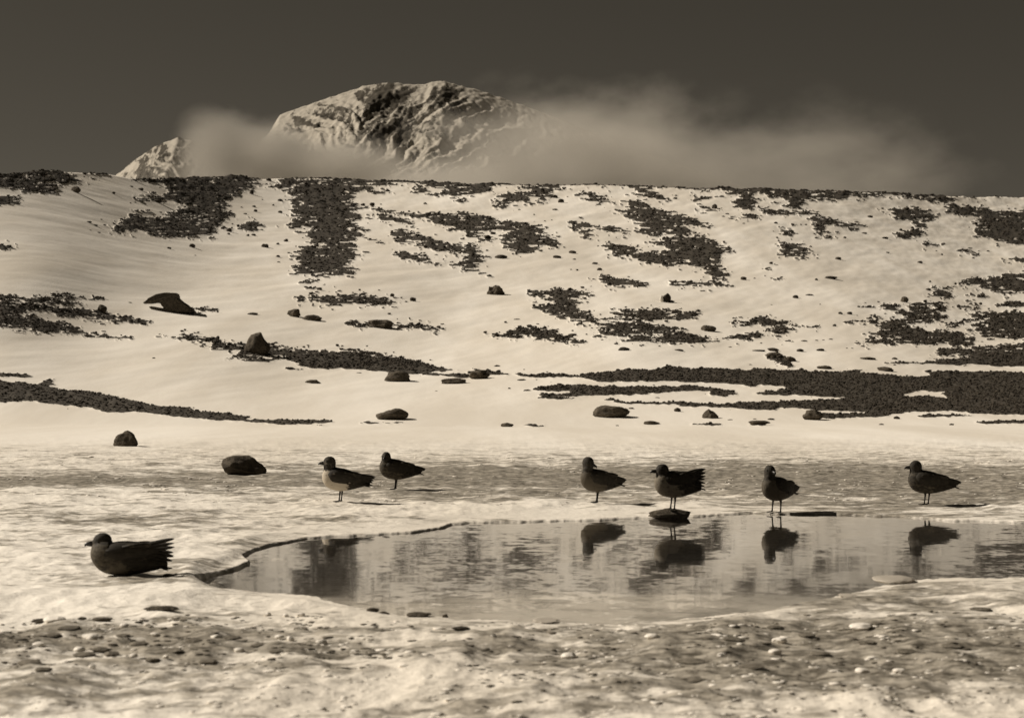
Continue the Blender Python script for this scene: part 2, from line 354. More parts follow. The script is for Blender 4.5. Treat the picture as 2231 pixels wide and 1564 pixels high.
# ------------------------------------------------------------------ the lie of the land
SKYX = [-160, 12, 40, 90, 130, 240, 290, 330, 420, 500, 560, 650, 750, 880, 1000, 1130, 1250, 1400, 1500, 1600, 1750, 1900, 2050, 2210, 2400]
SKYY = [378, 383, 381, 374, 374, 378, 388, 391, 388, 385, 391, 391, 393, 397, 401, 403, 405, 408, 412, 411, 414, 420, 429, 431, 434]
YB = 925.0
_TX = np.arange(-20000, 22000, 10.0)
def _smooth(v, r):
    for _ in range(3):
        c = np.cumsum(np.pad(v, (r + 1, r), mode='edge')); v = (c[2 * r + 1:] - c[:-2 * r - 1])[:len(_TX)] / (2 * r + 1)
    return v
_DC = _smooth(np.interp(_TX, [-3000, -400, 0, 300, 600, 900, 1300, 1700, 2000, 2300, 4500], [95, 108, 126, 163, 212, 230, 230, 238, 290, 390, 600]), 14)
_SK = _smooth(np.interp(_TX, SKYX, SKYY), 18)
def dcrest(px): return np.interp(px, _TX, _DC)
def depth(px, py):
    ys = np.interp(px, _TX, _SK)
    flat = F * H / np.maximum(py - HY, 3.0)
    d0 = F * H / (YB - HY)
    t = np.clip((YB - py) / (YB - ys), 0, 1.1)
    w = 1 + 0.05 * gn(px / 420.0 + .3, py / 260.0, 3) * np.sin(np.pi * np.clip(t, 0, 1))
    hill = d0 * np.exp(t * np.log(dcrest(px) / d0)) * w
    return np.where(py >= YB, flat, hill)
def rockmask(px, py):
    wx = px + 22 * fbm(px / 60.0, py / 5.0, 3, 11); wy = py + 3.0 * fbm(px / 20.0, py / 7.0, 3, 17)
    ysk = np.interp(px, SKYX, SKYY)
    m = samp(RK, wx, wy + 7 * sstep(16, 0, py - ysk))
    hole = sstep(.20, .34, fbm(px / 38.0, py / 4.0, 3, 91)) * sstep(800, 760, py) * (samp(RKW, px, py) < .97)
    m = m * (1 - hole)
    st = fbm(px / 30.0, py / 3.6, 4, 95, .6); st2 = fbm(px / 9.0, py / 3.0, 2, 97)
    feather = sstep(.44, .56, samp(RK6, wx, wy + 7 * sstep(16, 0, py - ysk)) + 1.25 * st + .35 * st2 - .02) * (1 - hole)
    hillw = sstep(800, 770, py)
    m = m * (1 - hillw) + hillw * feather * (samp(RKW, px, py) > .06)
    outside = sstep(0, 140, np.maximum(-120 - px, px - 2340))
    far = (fbm(px / 300.0, py / 60.0, 4, 23) > 0.12) & (py < 915)
    return np.where(outside > 0, outside * far, m)
def pondmask(px, py):
    wx = px + 6 * fbm(px / 40.0, py / 9.0, 3, 41); wy = py + (3.0 * fbm(px / 110.0, py / 30.0, 4, 43) + 1.3 * fbm(px / 26.0, py / 12.0, 3, 47)) * (1 + sstep(1240, 1300, py))
    m = np.zeros(np.shape(px)); k = (py > 1090) & (py < 1400)
    if not np.any(k): return m
    x, y = wx[k], wy[k]
    ins = np.zeros(x.shape, bool); d2 = np.full(x.shape, 1e9)
    for i in range(len(POND)):
        (ax, ay), (bx, by) = POND[i - 1], POND[i]
        if ay != by: ins ^= ((ay > y) != (by > y)) & (x < (bx - ax) * (y - ay) / (by - ay) + ax)
        ex, ey = bx - ax, (by - ay)
        t = np.clip(((x - ax) * ex + (y - ay) * ey) / (ex * ex + ey * ey), 0, 1)
        d2 = np.minimum(d2, (x - ax - t * ex) ** 2 + (y - ay - t * ey) ** 2)
    sd = np.sqrt(d2) * np.where(ins, 1, -1)
    m[k] = sstep(-1.3, 1.3, sd)
    return m
def place(px, py, with_rock=True):
    """print pixel on the ground -> world point (arrays)"""
    px = np.asarray(px, float); py = np.asarray(py, float)
    Y = depth(px, py); X = (px - CX) / F * Y
    z = H - Y * (py - HY) / F
    # hill relief: long wind-packed drifts running down to the right
    hw = sstep(930, 840, py)
    u = X * 0.80 - Y * 0.28; v = X * 0.30 + Y * 0.95
    z = z + hw * (Y / 200.0) * (0.22 * fbm(u / 16.0, v / 60.0, 4, 5) + 0.17 * fbm(u / 3.0, v / 18.0, 4, 9, .6))
    # shore drifts
    sw = sstep(1010, 960, py) * (1 - hw)
    z = z + sw * 0.05 * fbm(X / 6.0, Y / 9.0, 3, 13)
    # crusted ice of the flats
    fw = sstep(930, 1010, py)
    lump = fbm(X / 0.55, Y / 0.9, 4, 29, 0.6); crust = ridged(X / 0.9 + 3, Y / 1.6, 4, 31) - 0.62
    near = sstep(1330, 1420, py)
    edge = sstep(0.03, 0.30, samp(PDW, px, py))
    amp = (0.024 + 0.016 * near) * (1 - 0.8 * edge)
    zi = 0.046 + amp * lump * 1.2 + 0.046 * crust * (1 - 0.6 * edge) + 0.02 * fbm(X / 2.6, Y / 4.0, 3, 37) * (1 - .6 * edge) + 0.014 * near * (ridged(X / .35, Y / .6, 4, 83) - .6)
    zi = zi * (1 - 0.62 * sstep(0.10, 0.40, samp(PDW, px, py)))
    zi = np.maximum(zi, 0.012 + 0.006 * lump * (1 - edge))
    z = z + fw * zi
    if with_rock:
        rm = rockmask(px, py)
        z = z + rm * (0.0005 * Y) * (1 + 1.6 * fbm(px / 22.0, py / 8.0, 3, 51))
    # the melt pool
    pm = pondmask(px, py)
    inner = samp(PDW, px, py)
    front = sstep(1205, 1305, py + 25 * fbm(X / 1.3, Y / 2.0, 3, 61)) * sstep(2300, 1500, px + 0 * py)
    floor = -0.015 - (0.18 * sstep(0.45, 0.95, inner)) * (1 - 0.8 * front)
    z = z * (1 - pm) + floor * pm
    return X, Y, z
def P(px, py):
    X, Y, z = place(np.array([px]), np.array([py]))
    return Vector((X[0], Y[0], z[0]))
def PX(py_scale_d): return py_scale_d / F

# ------------------------------------------------------------------ ground material
def mat_ground():
    m, nd, lk, p = new_mat('snow_ice_ground')
    geo = nd.new('ShaderNodeNewGeometry'); pos = geo.outputs['Position']
    at = nd.new('ShaderNodeVertexColor'); at.layer_name = 'mask'
    sp = nd.new('ShaderNodeSeparateColor'); lk.new(at.outputs[0], sp.inputs[0])
    rock, floor, dirt = sp.outputs
    ha = nd.new('ShaderNodeVertexColor'); ha.layer_name = 'zone'
    hs = nd.new('ShaderNodeSeparateColor'); lk.new(ha.outputs[0], hs.inputs[0])
    ice = hs.outputs[0]
    # snow
    big = noise(nd, lk, pos, 0.16, 5, 0.6, 1.6, 0.22, 1)
    fine = noise(nd, lk, pos, 2.5, 5, 0.6, 1, 0.35, 1)
    s1 = mixc(nd, lk, ramp(nd, lk, big, 0.35, 0.7), (0.76, 0.705, 0.615), (0.91, 0.865, 0.785))
    # bare grey ice showing through the crust
    i1 = noise(nd, lk, pos, 1.3, 6, 0.66, 0.6, 0.8, 1)
    i2 = noise(nd, lk, pos, 5.5, 6, 0.68, 0.55, 0.8, 1)
    i3 = noise(nd, lk, pos, 15.0, 5, 0.65, 0.6, 0.75, 1)
    comb = mathn(nd, lk, 'ADD', mathn(nd, lk, 'MULTIPLY', i1, 0.30), mathn(nd, lk, 'ADD', mathn(nd, lk, 'MULTIPLY', i2, 0.45), mathn(nd, lk, 'MULTIPLY', i3, 0.25)))
    comb = mathn(nd, lk, 'ADD', comb, mathn(nd, lk, 'MULTIPLY', mathn(nd, lk, 'SUBTRACT', dirt, 0.5), 0.24))
    icef = mathn(nd, lk, 'MULTIPLY', ramp(nd, lk, comb, 0.475, 0.565), ice)
    icecol = mixc(nd, lk, ramp(nd, lk, i3, 0.35, 0.68), (0.11, 0.097, 0.076), (0.52, 0.475, 0.40))
    c = mixc(nd, lk, icef, s1, icecol)
    # rock rubble
    rn = noise(nd, lk, pos, 1.3, 4, 0.65, 1, 0.35, 1)
    rf = ramp(nd, lk, mathn(nd, lk, 'ADD', rock, mathn(nd, lk, 'MULTIPLY', mathn(nd, lk, 'SUBTRACT', rn, 0.5), 0.55)), 0.34, 0.44)
    rcol = mixc(nd, lk, ramp(nd, lk, noise(nd, lk, pos, 4.0, 4, 0.7), 0.35, 0.7), (0.045, 0.038, 0.029), (0.066, 0.056, 0.042))
    c = mixc(nd, lk, rf, c, rcol)
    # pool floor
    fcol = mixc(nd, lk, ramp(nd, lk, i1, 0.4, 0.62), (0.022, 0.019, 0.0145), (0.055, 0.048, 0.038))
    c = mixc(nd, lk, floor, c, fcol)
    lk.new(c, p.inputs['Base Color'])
    p.inputs['Specular IOR Level'].default_value = 0.25
    rr = nd.new('ShaderNodeMapRange'); lk.new(icef, rr.inputs[0]); rr.inputs[3].default_value = 0.8; rr.inputs[4].default_value = 0.42
    lk.new(rr.outputs[0], p.inputs['Roughness'])
    b = nd.new('ShaderNodeBump'); b.inputs['Strength'].default_value = 0.7; b.inputs['Distance'].default_value = 0.045
    hgt = mathn(nd, lk, 'ADD', mathn(nd, lk, 'MULTIPLY', i2, mathn(nd, lk, 'MULTIPLY', ice, 0.9)), mathn(nd, lk, 'MULTIPLY', fine, 0.25))
    hgt = mathn(nd, lk, 'ADD', hgt, mathn(nd, lk, 'MULTIPLY', i3, mathn(nd, lk, 'MULTIPLY', ice, 0.3)))
    lk.new(hgt, b.inputs['Height']); lk.new(b.outputs[0], p.inputs['Normal'])
    return m

def build_ground():
    cols = np.concatenate([np.linspace(-16000, -1200, 16), np.linspace(-1000, -110, 22), np.arange(-80, 2312, 2.6), np.linspace(2340, 3230, 22), np.linspace(3450, 18000, 16)])
    ts = np.concatenate([np.linspace(0, 1, 250)])
    ys_f = np.concatenate([np.arange(YB, 1100, 1.9), np.arange(1100, 1118, 1.5), np.arange(1118, 1205, .6), np.arange(1205, 1375, 1.25), np.arange(1375, 1580, 2.0), [1600, 1680, 1800, 2000, 2300, 2800, 3600, 5000]])
    nh = len(ts) - 1
    ysk = np.interp(cols, SKYX, SKYY)
    rows = []
    PXg, PYg = [], []
    # far side of the crest
    def add(px, py): PXg.append(px); PYg.append(py)
    for t in ts[::-1][:-1]:
        add(cols, YB - t * (YB - ysk))
    for y in ys_f:
        add(cols, np.full_like(cols, y))
    PXg = np.array(PXg); PYg = np.array(PYg)
    X, Y, Z = place(PXg, PYg)
    rk = rockmask(PXg, PYg); pm = pondmask(PXg, PYg)
    inner = samp(PDW, PXg, PYg)
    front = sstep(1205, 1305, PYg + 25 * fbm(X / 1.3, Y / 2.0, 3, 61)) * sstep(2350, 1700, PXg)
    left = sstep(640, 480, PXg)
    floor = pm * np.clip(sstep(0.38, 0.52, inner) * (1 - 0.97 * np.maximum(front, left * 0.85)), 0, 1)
    # how bare the ice is, place by place
    def blob(cx, cy, rx, ry): return np.exp(-((PXg - cx) / rx) ** 2 - ((PYg - cy) / ry) ** 2)
    dirt = 0.44 + 0.0 * PXg
    dirt += 0.55 * blob(1500, 1040, 900, 26) + 0.50 * blob(150, 1055, 420, 16) + 0.45 * blob(1950, 1085, 420, 40) + 0.30 * blob(1000, 1075, 400, 30)
    dirt += 0.35 * blob(300, 1140, 300, 14) + 0.3 * blob(640, 1210, 130, 25) + 0.25 * blob(330, 1275, 200, 18)
    dirt += 0.36 * sstep(1352, 1385, PYg - 0.03 * (1115 - np.minimum(PXg, 1115)) * 0) * sstep(900, 1900, PXg) * sstep(1564, 1450, PYg) + 0.24 * blob(250, 1425, 520, 55) + 0.10 * sstep(1365, 1400, PYg) * sstep(1600, 1500, PYg) + 0.25 * blob(1750, 1470, 420, 40)
    dirt += 0.32 * blob(1900, 1330, 330, 45) - 0.30 * blob(250, 1320, 330, 28) - 0.08 * blob(330, 1180, 330, 40) - 0.35 * blob(1050, 1120, 420, 14)
    dirt = np.clip(dirt, 0, 1)
    icez = sstep(955, 1000, PYg + 8 * gn(X / 3.0, Y / 5.0, 71))
    # behind the crest: falls away, then plain to the mountain
    back = []
    Xc, Yc, Zc = X[0], Y[0], Z[0]
    add_rows = [(30000, -45), (9000, -40), (2500, -30), (600, -14), (150, -5), (40, -1.6), (12, -0.5), (3, -0.1)]
    BX, BY, BZ = [], [], []
    for dy, dz in add_rows:
        k = (Yc + dy) / Yc
        BX.append(Xc * k); BY.append(Yc + dy); BZ.append(Zc + dz + 0 * Yc)
    nb = len(add_rows)
    # under and behind the camera
    EX = [(cols - CX) / F * 3.0, (cols - CX) / F * 14.0]; EY = [np.full_like(cols, -3.0), np.full_like(cols, -60.0)]; EZ = [np.full_like(cols, 0.04)] * 2
    Xa = np.vstack([BX, X, EX]); Ya = np.vstack([BY, Y, EY]); Za = np.vstack([BZ, Z, EZ])
    def pad(A, v=0.0, e=None): return np.vstack([np.full((nb, A.shape[1]), v), A, np.full((2, A.shape[1]), v if e is None else e)])
    rk = pad(rk); floor = pad(floor); dirt = pad(dirt, 0.2, 0.5); icez = pad(icez, 0, 1)
    nr, nc = Xa.shape
    idx = np.arange(nr * nc).reshape(nr, nc)
    Fc = np.stack([idx[:-1, :-1], idx[1:, :-1], idx[1:, 1:], idx[:-1, 1:]], -1).reshape(-1, 4)
    V = np.stack([Xa, Ya, Za], -1).reshape(-1, 3)
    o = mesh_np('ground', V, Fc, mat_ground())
    me = o.data
    for nm, ch in (('mask', (rk, floor, dirt)), ('zone', (icez, icez * 0, icez * 0))):
        ca = me.color_attributes.new(nm, 'FLOAT_COLOR', 'POINT')
        d = np.ones((nr * nc, 4), np.float32)
        for i, c in enumerate(ch): d[:, i] = c.ravel()
        ca.data.foreach_set('color', d.ravel())
    tag(o, 'snow covered ground with crusted ice flats and bare rubble patches', 'ground', kind='structure')
    return o
ground = build_ground()

# ------------------------------------------------------------------ melt pool
def mat_water():
    m, nd, lk, p = new_mat('pool_water')
    nd.remove(p)
    geo = nd.new('ShaderNodeNewGeometry'); pos = geo.outputs['Position']
    def nvec(scale, sx, sy, amp, off, det=2):
        mp = nd.new('ShaderNodeMapping'); mp.inputs['Scale'].default_value = (sx, sy, 1); mp.inputs['Location'].default_value = (off, off * 2, 0)
        lk.new(pos, mp.inputs[0])
        n = nd.new('ShaderNodeTexNoise'); n.inputs['Scale'].default_value = scale; n.inputs['Detail'].default_value = det
        lk.new(mp.outputs[0], n.inputs['Vector'])
        v = nd.new('ShaderNodeVectorMath'); v.operation = 'SUBTRACT'; v.inputs[1].default_value = (.5, .5, .5); lk.new(n.outputs['Color'], v.inputs[0])
        s = nd.new('ShaderNodeVectorMath'); s.operation = 'MULTIPLY'; s.inputs[1].default_value = amp; lk.new(v.outputs[0], s.inputs[0])
        return s.outputs[0]
    a = nvec(1.0, 4.0, 3.2, (0.008, 0.022, 0), 3, 3)
    b = nvec(1.0, 11.0, 8.0, (0.010, 0.026, 0), 9, 2)
    ad = nd.new('ShaderNodeVectorMath'); ad.operation = 'ADD'; lk.new(a, ad.inputs[0]); lk.new(b, ad.inputs[1])
    # calm and breezy patches
    calm = noise(nd, lk, pos, 0.35, 3, 0.5, 1.6, 0.35, 1)
    cm = nd.new('ShaderNodeMapRange'); lk.new(calm, cm.inputs[0]); cm.inputs[1].default_value = .35; cm.inputs[2].default_value = .65; cm.inputs[3].default_value = .30; cm.inputs[4].default_value = 1.0
    sc = nd.new('ShaderNodeVectorMath'); sc.operation = 'SCALE'; lk.new(ad.outputs[0], sc.inputs[0]); lk.new(cm.outputs[0], sc.inputs['Scale'])
    up = nd.new('ShaderNodeVectorMath'); up.operation = 'ADD'; up.inputs[1].default_value = (0, 0, 1); lk.new(sc.outputs[0], up.inputs[0])
    no = nd.new('ShaderNodeVectorMath'); no.operation = 'NORMALIZE'; lk.new(up.outputs[0], no.inputs[0])
    dt = nd.new('ShaderNodeVectorMath'); dt.operation = 'DOT_PRODUCT'; lk.new(geo.outputs['Incoming'], dt.inputs[0]); lk.new(no.outputs[0], dt.inputs[1])
    fz = mathn(nd, lk, 'POWER', mathn(nd, lk, 'SUBTRACT', 1.0, mathn(nd, lk, 'ABSOLUTE', dt.outputs['Value'])), 4.3)
    fz = mathn(nd, lk, 'MULTIPLY_ADD', fz, 0.98, 0.02)
    gl = nd.new('ShaderNodeBsdfGlossy'); gl.inputs['Roughness'].default_value = 0.035; gl.inputs[0].default_value = (1, 1, 1, 1); lk.new(no.outputs[0], gl.inputs['Normal'])
    tr = nd.new('ShaderNodeBsdfTransparent'); tr.inputs[0].default_value = (0.98, 0.97, 0.95, 1)
    mx = nd.new('ShaderNodeMixShader'); lk.new(fz, mx.inputs[0]); lk.new(tr.outputs[0], mx.inputs[1]); lk.new(gl.outputs[0], mx.inputs[2])
    lk.new(mx.outputs[0], nd['Material Output'].inputs[0])
    return m
def build_pool():
    # a level sheet that runs a little under the ice all round
    c = np.array(POND, float)
    ctr = np.array([1350, 1225.])
    V = []
    for x, y in c:
        dx, dy = x - ctr[0], y - ctr[1]
        x2, y2 = x + np.sign(dx) * 14, y + np.sign(dy) * (5 if dy < 0 else 7)
        Yw = F * H / (y2 - HY)
        V.append(((x2 - CX) / F * Yw, Yw, 0.0))
    bm = bmesh.new()
    vs = [bm.verts.new(v) for v in V]
    f = bm.faces.new(vs)
    bmesh.ops.triangulate(bm, faces=[f])
    bmesh.ops.recalc_face_normals(bm, faces=bm.faces)
    for f in bm.faces:
        if f.normal.z < 0: f.normal_flip()
    me = bpy.data.meshes.new('water'); bm.to_mesh(me); bm.free()
    me.materials.append(mat_water())
    o = bpy.data.objects.new('water', me); COL.objects.link(o)
    tag(o, 'still melt pool reflecting the snowy hill', 'pool', kind='structure')
    return o
pool = build_pool()
# ------------------------------------------------------------------ loose rubble (too many stones to count)
_t = (1 + 5 ** .5) / 2
ICO_V = np.array([(-1,_t,0),(1,_t,0),(-1,-_t,0),(1,-_t,0),(0,-1,_t),(0,1,_t),(0,-1,-_t),(0,1,-_t),(_t,0,-1),(_t,0,1),(-_t,0,-1),(-_t,0,1)], float) / math.sqrt(1 + _t * _t)
ICO_F = np.array([(0,11,5),(0,5,1),(0,1,7),(0,7,10),(0,10,11),(1,5,9),(5,11,4),(11,10,2),(10,7,6),(7,1,8),(3,9,4),(3,4,2),(3,2,6),(3,6,8),(3,8,9),(4,9,5),(2,4,11),(6,2,10),(8,6,7),(9,8,1)])
def scree(px, py, size_px, label, name='rubble', mat=None, flat=1.0, smooth=False):
    py = np.maximum(py, np.interp(px, SKYX, SKYY) + .4)
    n = len(px)
    X, Y, Z = place(px, py)
    s = size_px * Y / F / 2
    a = rng.uniform(0, 2 * np.pi, n)
    sc = np.stack([s * rng.uniform(.8, 1.5, n), s * rng.uniform(.7, 1.3, n), s * rng.uniform(.42, .8, n) * flat], 1)
    V = ICO_V[None] * (1 + rng.uniform(-.28, .28, (n, 12, 1)))
    V = V * sc[:, None, :]
    ca, sa = np.cos(a)[:, None], np.sin(a)[:, None]
    W = np.stack([V[..., 0] * ca - V[..., 1] * sa, V[..., 0] * sa + V[..., 1] * ca, V[..., 2]], -1)
    W += np.stack([X, Y, Z + sc[:, 2] * 0.25], -1)[:, None, :]
    Fc = (ICO_F[None] + (np.arange(n) * 12)[:, None, None]).reshape(-1, 3)
    o = mesh_np(name, W.reshape(-1, 3), Fc, mat or M_SCREE, smooth=smooth)
    tag(o, label, name.replace('_', ' '), kind='stuff')
    return o
def sample(mask_fn, box, n):
    px = rng.uniform(box[0], box[1], n); py = rng.uniform(box[2], box[3], n)
    k = mask_fn(px, py)
    return px[k], py[k]
def body(px, py): return rockmask(px, py) > 0.40
def fringe(px, py):
    w = samp(RKW, px, py)
    g = fbm(px / 60.0, py / 22.0, 3, 77)
    return (w > 0.10) & (rng.uniform(0, 1, len(px)) < (w - 0.06) * 0.55 * np.clip(0.6 + 1.6 * g, 0, 2)) & (rockmask(px, py) < 0.5)
def zone(box, n, lo, hi, label, nf=0.25):
    a, b = sample(body, box, int(n * .8)); c, d = sample(fringe, box, int(n * nf))
    szA = lo + (hi - lo) * rng.beta(1.2, 4.0, len(a)); szB = 1.8 + (hi * 0.75) * rng.beta(1.0, 5.0, len(c))
    scree(np.concatenate([a, c]), np.concatenate([b, d]), np.concatenate([szA, szB]), label)
zone((-120, 2330, 372, 470), 20000, 2.2, 10, 'dark rubble along the crest of the snowy hill', 0.3)
zone((-120, 2330, 470, 640), 34000, 2.2, 11, 'dark rubble streaks down the middle of the snowy slope', 0.5)
zone((-120, 760, 640, 760), 10000, 2.5, 12, 'dark rubble banks below the hooked leaning rock', 0.05)
zone((-120, 760, 790, 935), 11000, 2.5, 11, 'dark rubble bank curving down to the icy flat', 0.04)
zone((760, 1480, 640, 800), 16000, 2.5, 11, 'dark rubble islands at the foot of the snowy slope', 0.35)
zone((1480, 2330, 640, 800), 22000, 2.5, 12, 'dark rubble clusters on the right foot of the slope', 0.35)
zone((380, 1240, 700, 850), 14000, 2.5, 12, 'dark rubble bank around the tall pointed boulder', 0.06)
zone((1120, 2330, 795, 935), 30000, 2.5, 11, 'broad dark rubble shore behind the icy flat', 0.07)

# ------------------------------------------------------------------ single boulders
def rock_mesh(seed, w, d, h, sub=3, rough=0.22, cuts=7, top=1.0):
    """faceted boulder, base at z=0 (lower quarter sunk), size w x d x h"""
    r = random.Random(seed)
    bm = bmesh.new()
    bmesh.ops.create_icosphere(bm, subdivisions=sub, radius=1.0)
    planes = []
    for _ in range(cuts):
        n = Vector((r.gauss(0, 1), r.gauss(0, 1), r.gauss(0, .8))).normalized()
        planes.append((n, r.uniform(.62, .92)))
    off = Vector((r.uniform(-50, 50), r.uniform(-50, 50), r.uniform(-50, 50)))
    from mathutils import noise as mn
    for v in bm.verts:
        c = v.co.copy()
        for n, k in planes:
            t = c.dot(n) - k
            if t > 0: c -= n * t * 0.92
        c *= 1 + rough * mn.fractal(c * 1.5 + off, 0.8, 2.1, 4)
        v.co = c
    zs = [v.co.z for v in bm.verts]; xs = [v.co.x for v in bm.verts]; ys = [v.co.y for v in bm.verts]
    zmin, zmax = min(zs), max(zs)
    for v in bm.verts:
        v.co.x = (v.co.x - (max(xs) + min(xs)) / 2) * w / (max(xs) - min(xs))
        v.co.y = (v.co.y - (max(ys) + min(ys)) / 2) * d / (max(ys) - min(ys))
        z = (v.co.z - zmin) / (zmax - zmin)
        v.co.z = (z - 0.22) / 0.78 * h
    return bm
def boulder(px, py, wpx, hpx, label, seed, peak=0.0, name='boulder', group=None, sub=3, mat=None, cuts=7, rough=.22, dr=.85, tilt=0, z=None, cat='boulder'):
    """px = middle, py = where it meets the snow"""
    c = P(px, py)
    if z is not None:
        c.y = F * (H - z) / (py - HY); c.x = (px - CX) / F * c.y; c.z = z
    w, h = wpx * c.y / F, hpx * c.y / F
    bm = rock_mesh(seed, w, w * dr, h, sub, rough, cuts)
    if peak:
        for v in bm.verts:
            q = 1 - peak * max(0, v.co.z / h) ** 1.4; v.co.x *= q; v.co.y *= q
    if tilt: bmesh.ops.rotate(bm, verts=bm.verts, cent=(0, 0, 0), matrix=Matrix.Rotation(R(tilt), 3, 'Y'))
    me = bpy.data.meshes.new(name); bm.to_mesh(me); bm.free()
    for p in me.polygons: p.use_smooth = sub >= 4
    me.materials.append(mat or M_ROCK)
    o = bpy.data.objects.new(name, me); COL.objects.link(o)
    o.location = c + Vector((0, w * dr * 0.35, 0)) if z is None else c
    tag(o, label, cat, group)
    return o
boulder(271, 974, 58, 35, 'rounded dark boulder standing alone on smooth snow before the rubble bank', 3, peak=.4, sub=4, rough=.16)
boulder(530, 1041, 98, 42, 'broad low dark boulder on the ice nearest the left pair of birds', 12, sub=4, cuts=10, rough=.14)
boulder(853, 915, 72, 25, 'flat oval dark boulder on snow above a thin dark crack', 21, sub=4, rough=.15)
boulder(1333, 909, 82, 27, 'long humped dark boulder on snow before the broad rubble shore', 31, sub=4, rough=.18)
boulder(1459, 1128, 94, 21, 'dark rock in the water edge that a bird stands on', 47, sub=4, rough=.14, z=0.0, dr=.6)
boulder(560, 773, 62, 48, 'tall pointed dark boulder rising from the left rubble bank', 5, peak=.55, sub=4, cuts=9, rough=.14)
boulder(222, 682, 21, 18, 'squarish dark boulder on the upper left rubble bank', 8)
boulder(865, 831, 58, 24, 'squat dark boulder at the lower edge of the left rubble bank', 17, rough=.15)
boulder(1044, 825, 46, 20, 'blocky dark boulder at the tail of the left rubble bank', 19)
boulder(988, 835, 56, 13, 'thin flat dark slab of rock lying on snow', 23, dr=.6)
boulder(1548, 911, 40, 21, 'small peaked dark boulder beside the broad rubble shore', 27, peak=.6, sub=4)
boulder(1773, 914, 46, 23, 'wedge shaped dark boulder ending a low rock strip', 29, sub=4)
boulder(827, 714, 61, 19, 'blunt dark boulder in a row at the foot of the slope', 33)
boulder(1545, 721, 34, 14, 'rounded dark boulder alone between the rubble islands', 35)
boulder(639, 690, 30, 18, 'notched dark boulder alone below the long central spur', 37)
boulder(679, 698, 44, 13, 'low dark boulder right next to the notched boulder', 39)
boulder(1972, 658, 18, 13, 'small peaked dark boulder above the right rubble clusters', 41)
boulder(1656, 926, 48, 9, 'very low dark rock on snow before the rubble shore', 43, dr=.6)
boulder(1105, 929, 29, 9, 'small oval dark stone on the shore snow beside a dark crack', 44)
boulder(1420, 924, 36, 8, 'thin tilted dark stone on shore snow below the humped boulder', 45, tilt=6)
boulder(1690, 783, 40, 13, 'angular dark boulder just above the broad rubble shore', 46)
boulder(1722, 788, 30, 11, 'tilted dark boulder touching the angular boulder', 48, tilt=10)
boulder(1797, 804, 34, 8, 'low dark boulder above the edge of the rubble shore', 49)
boulder(1892, 784, 36, 6, 'flat dark stone alone on snow above the rubble shore', 50)
boulder(1930, 808, 36, 10, 'slanting dark boulder near the right end of the rubble shore', 52, tilt=6)
boulder(680, 833, 34, 8, 'low dark stone alone on snow under the left rubble bank', 53)
boulder(1080, 643, 40, 22, 'cluster like dark boulder alone in the wide snow hollow', 54, cuts=4, rough=.4)
boulder(164, 420, 22, 14, 'rounded dark boulder below the left end of the crest', 57)
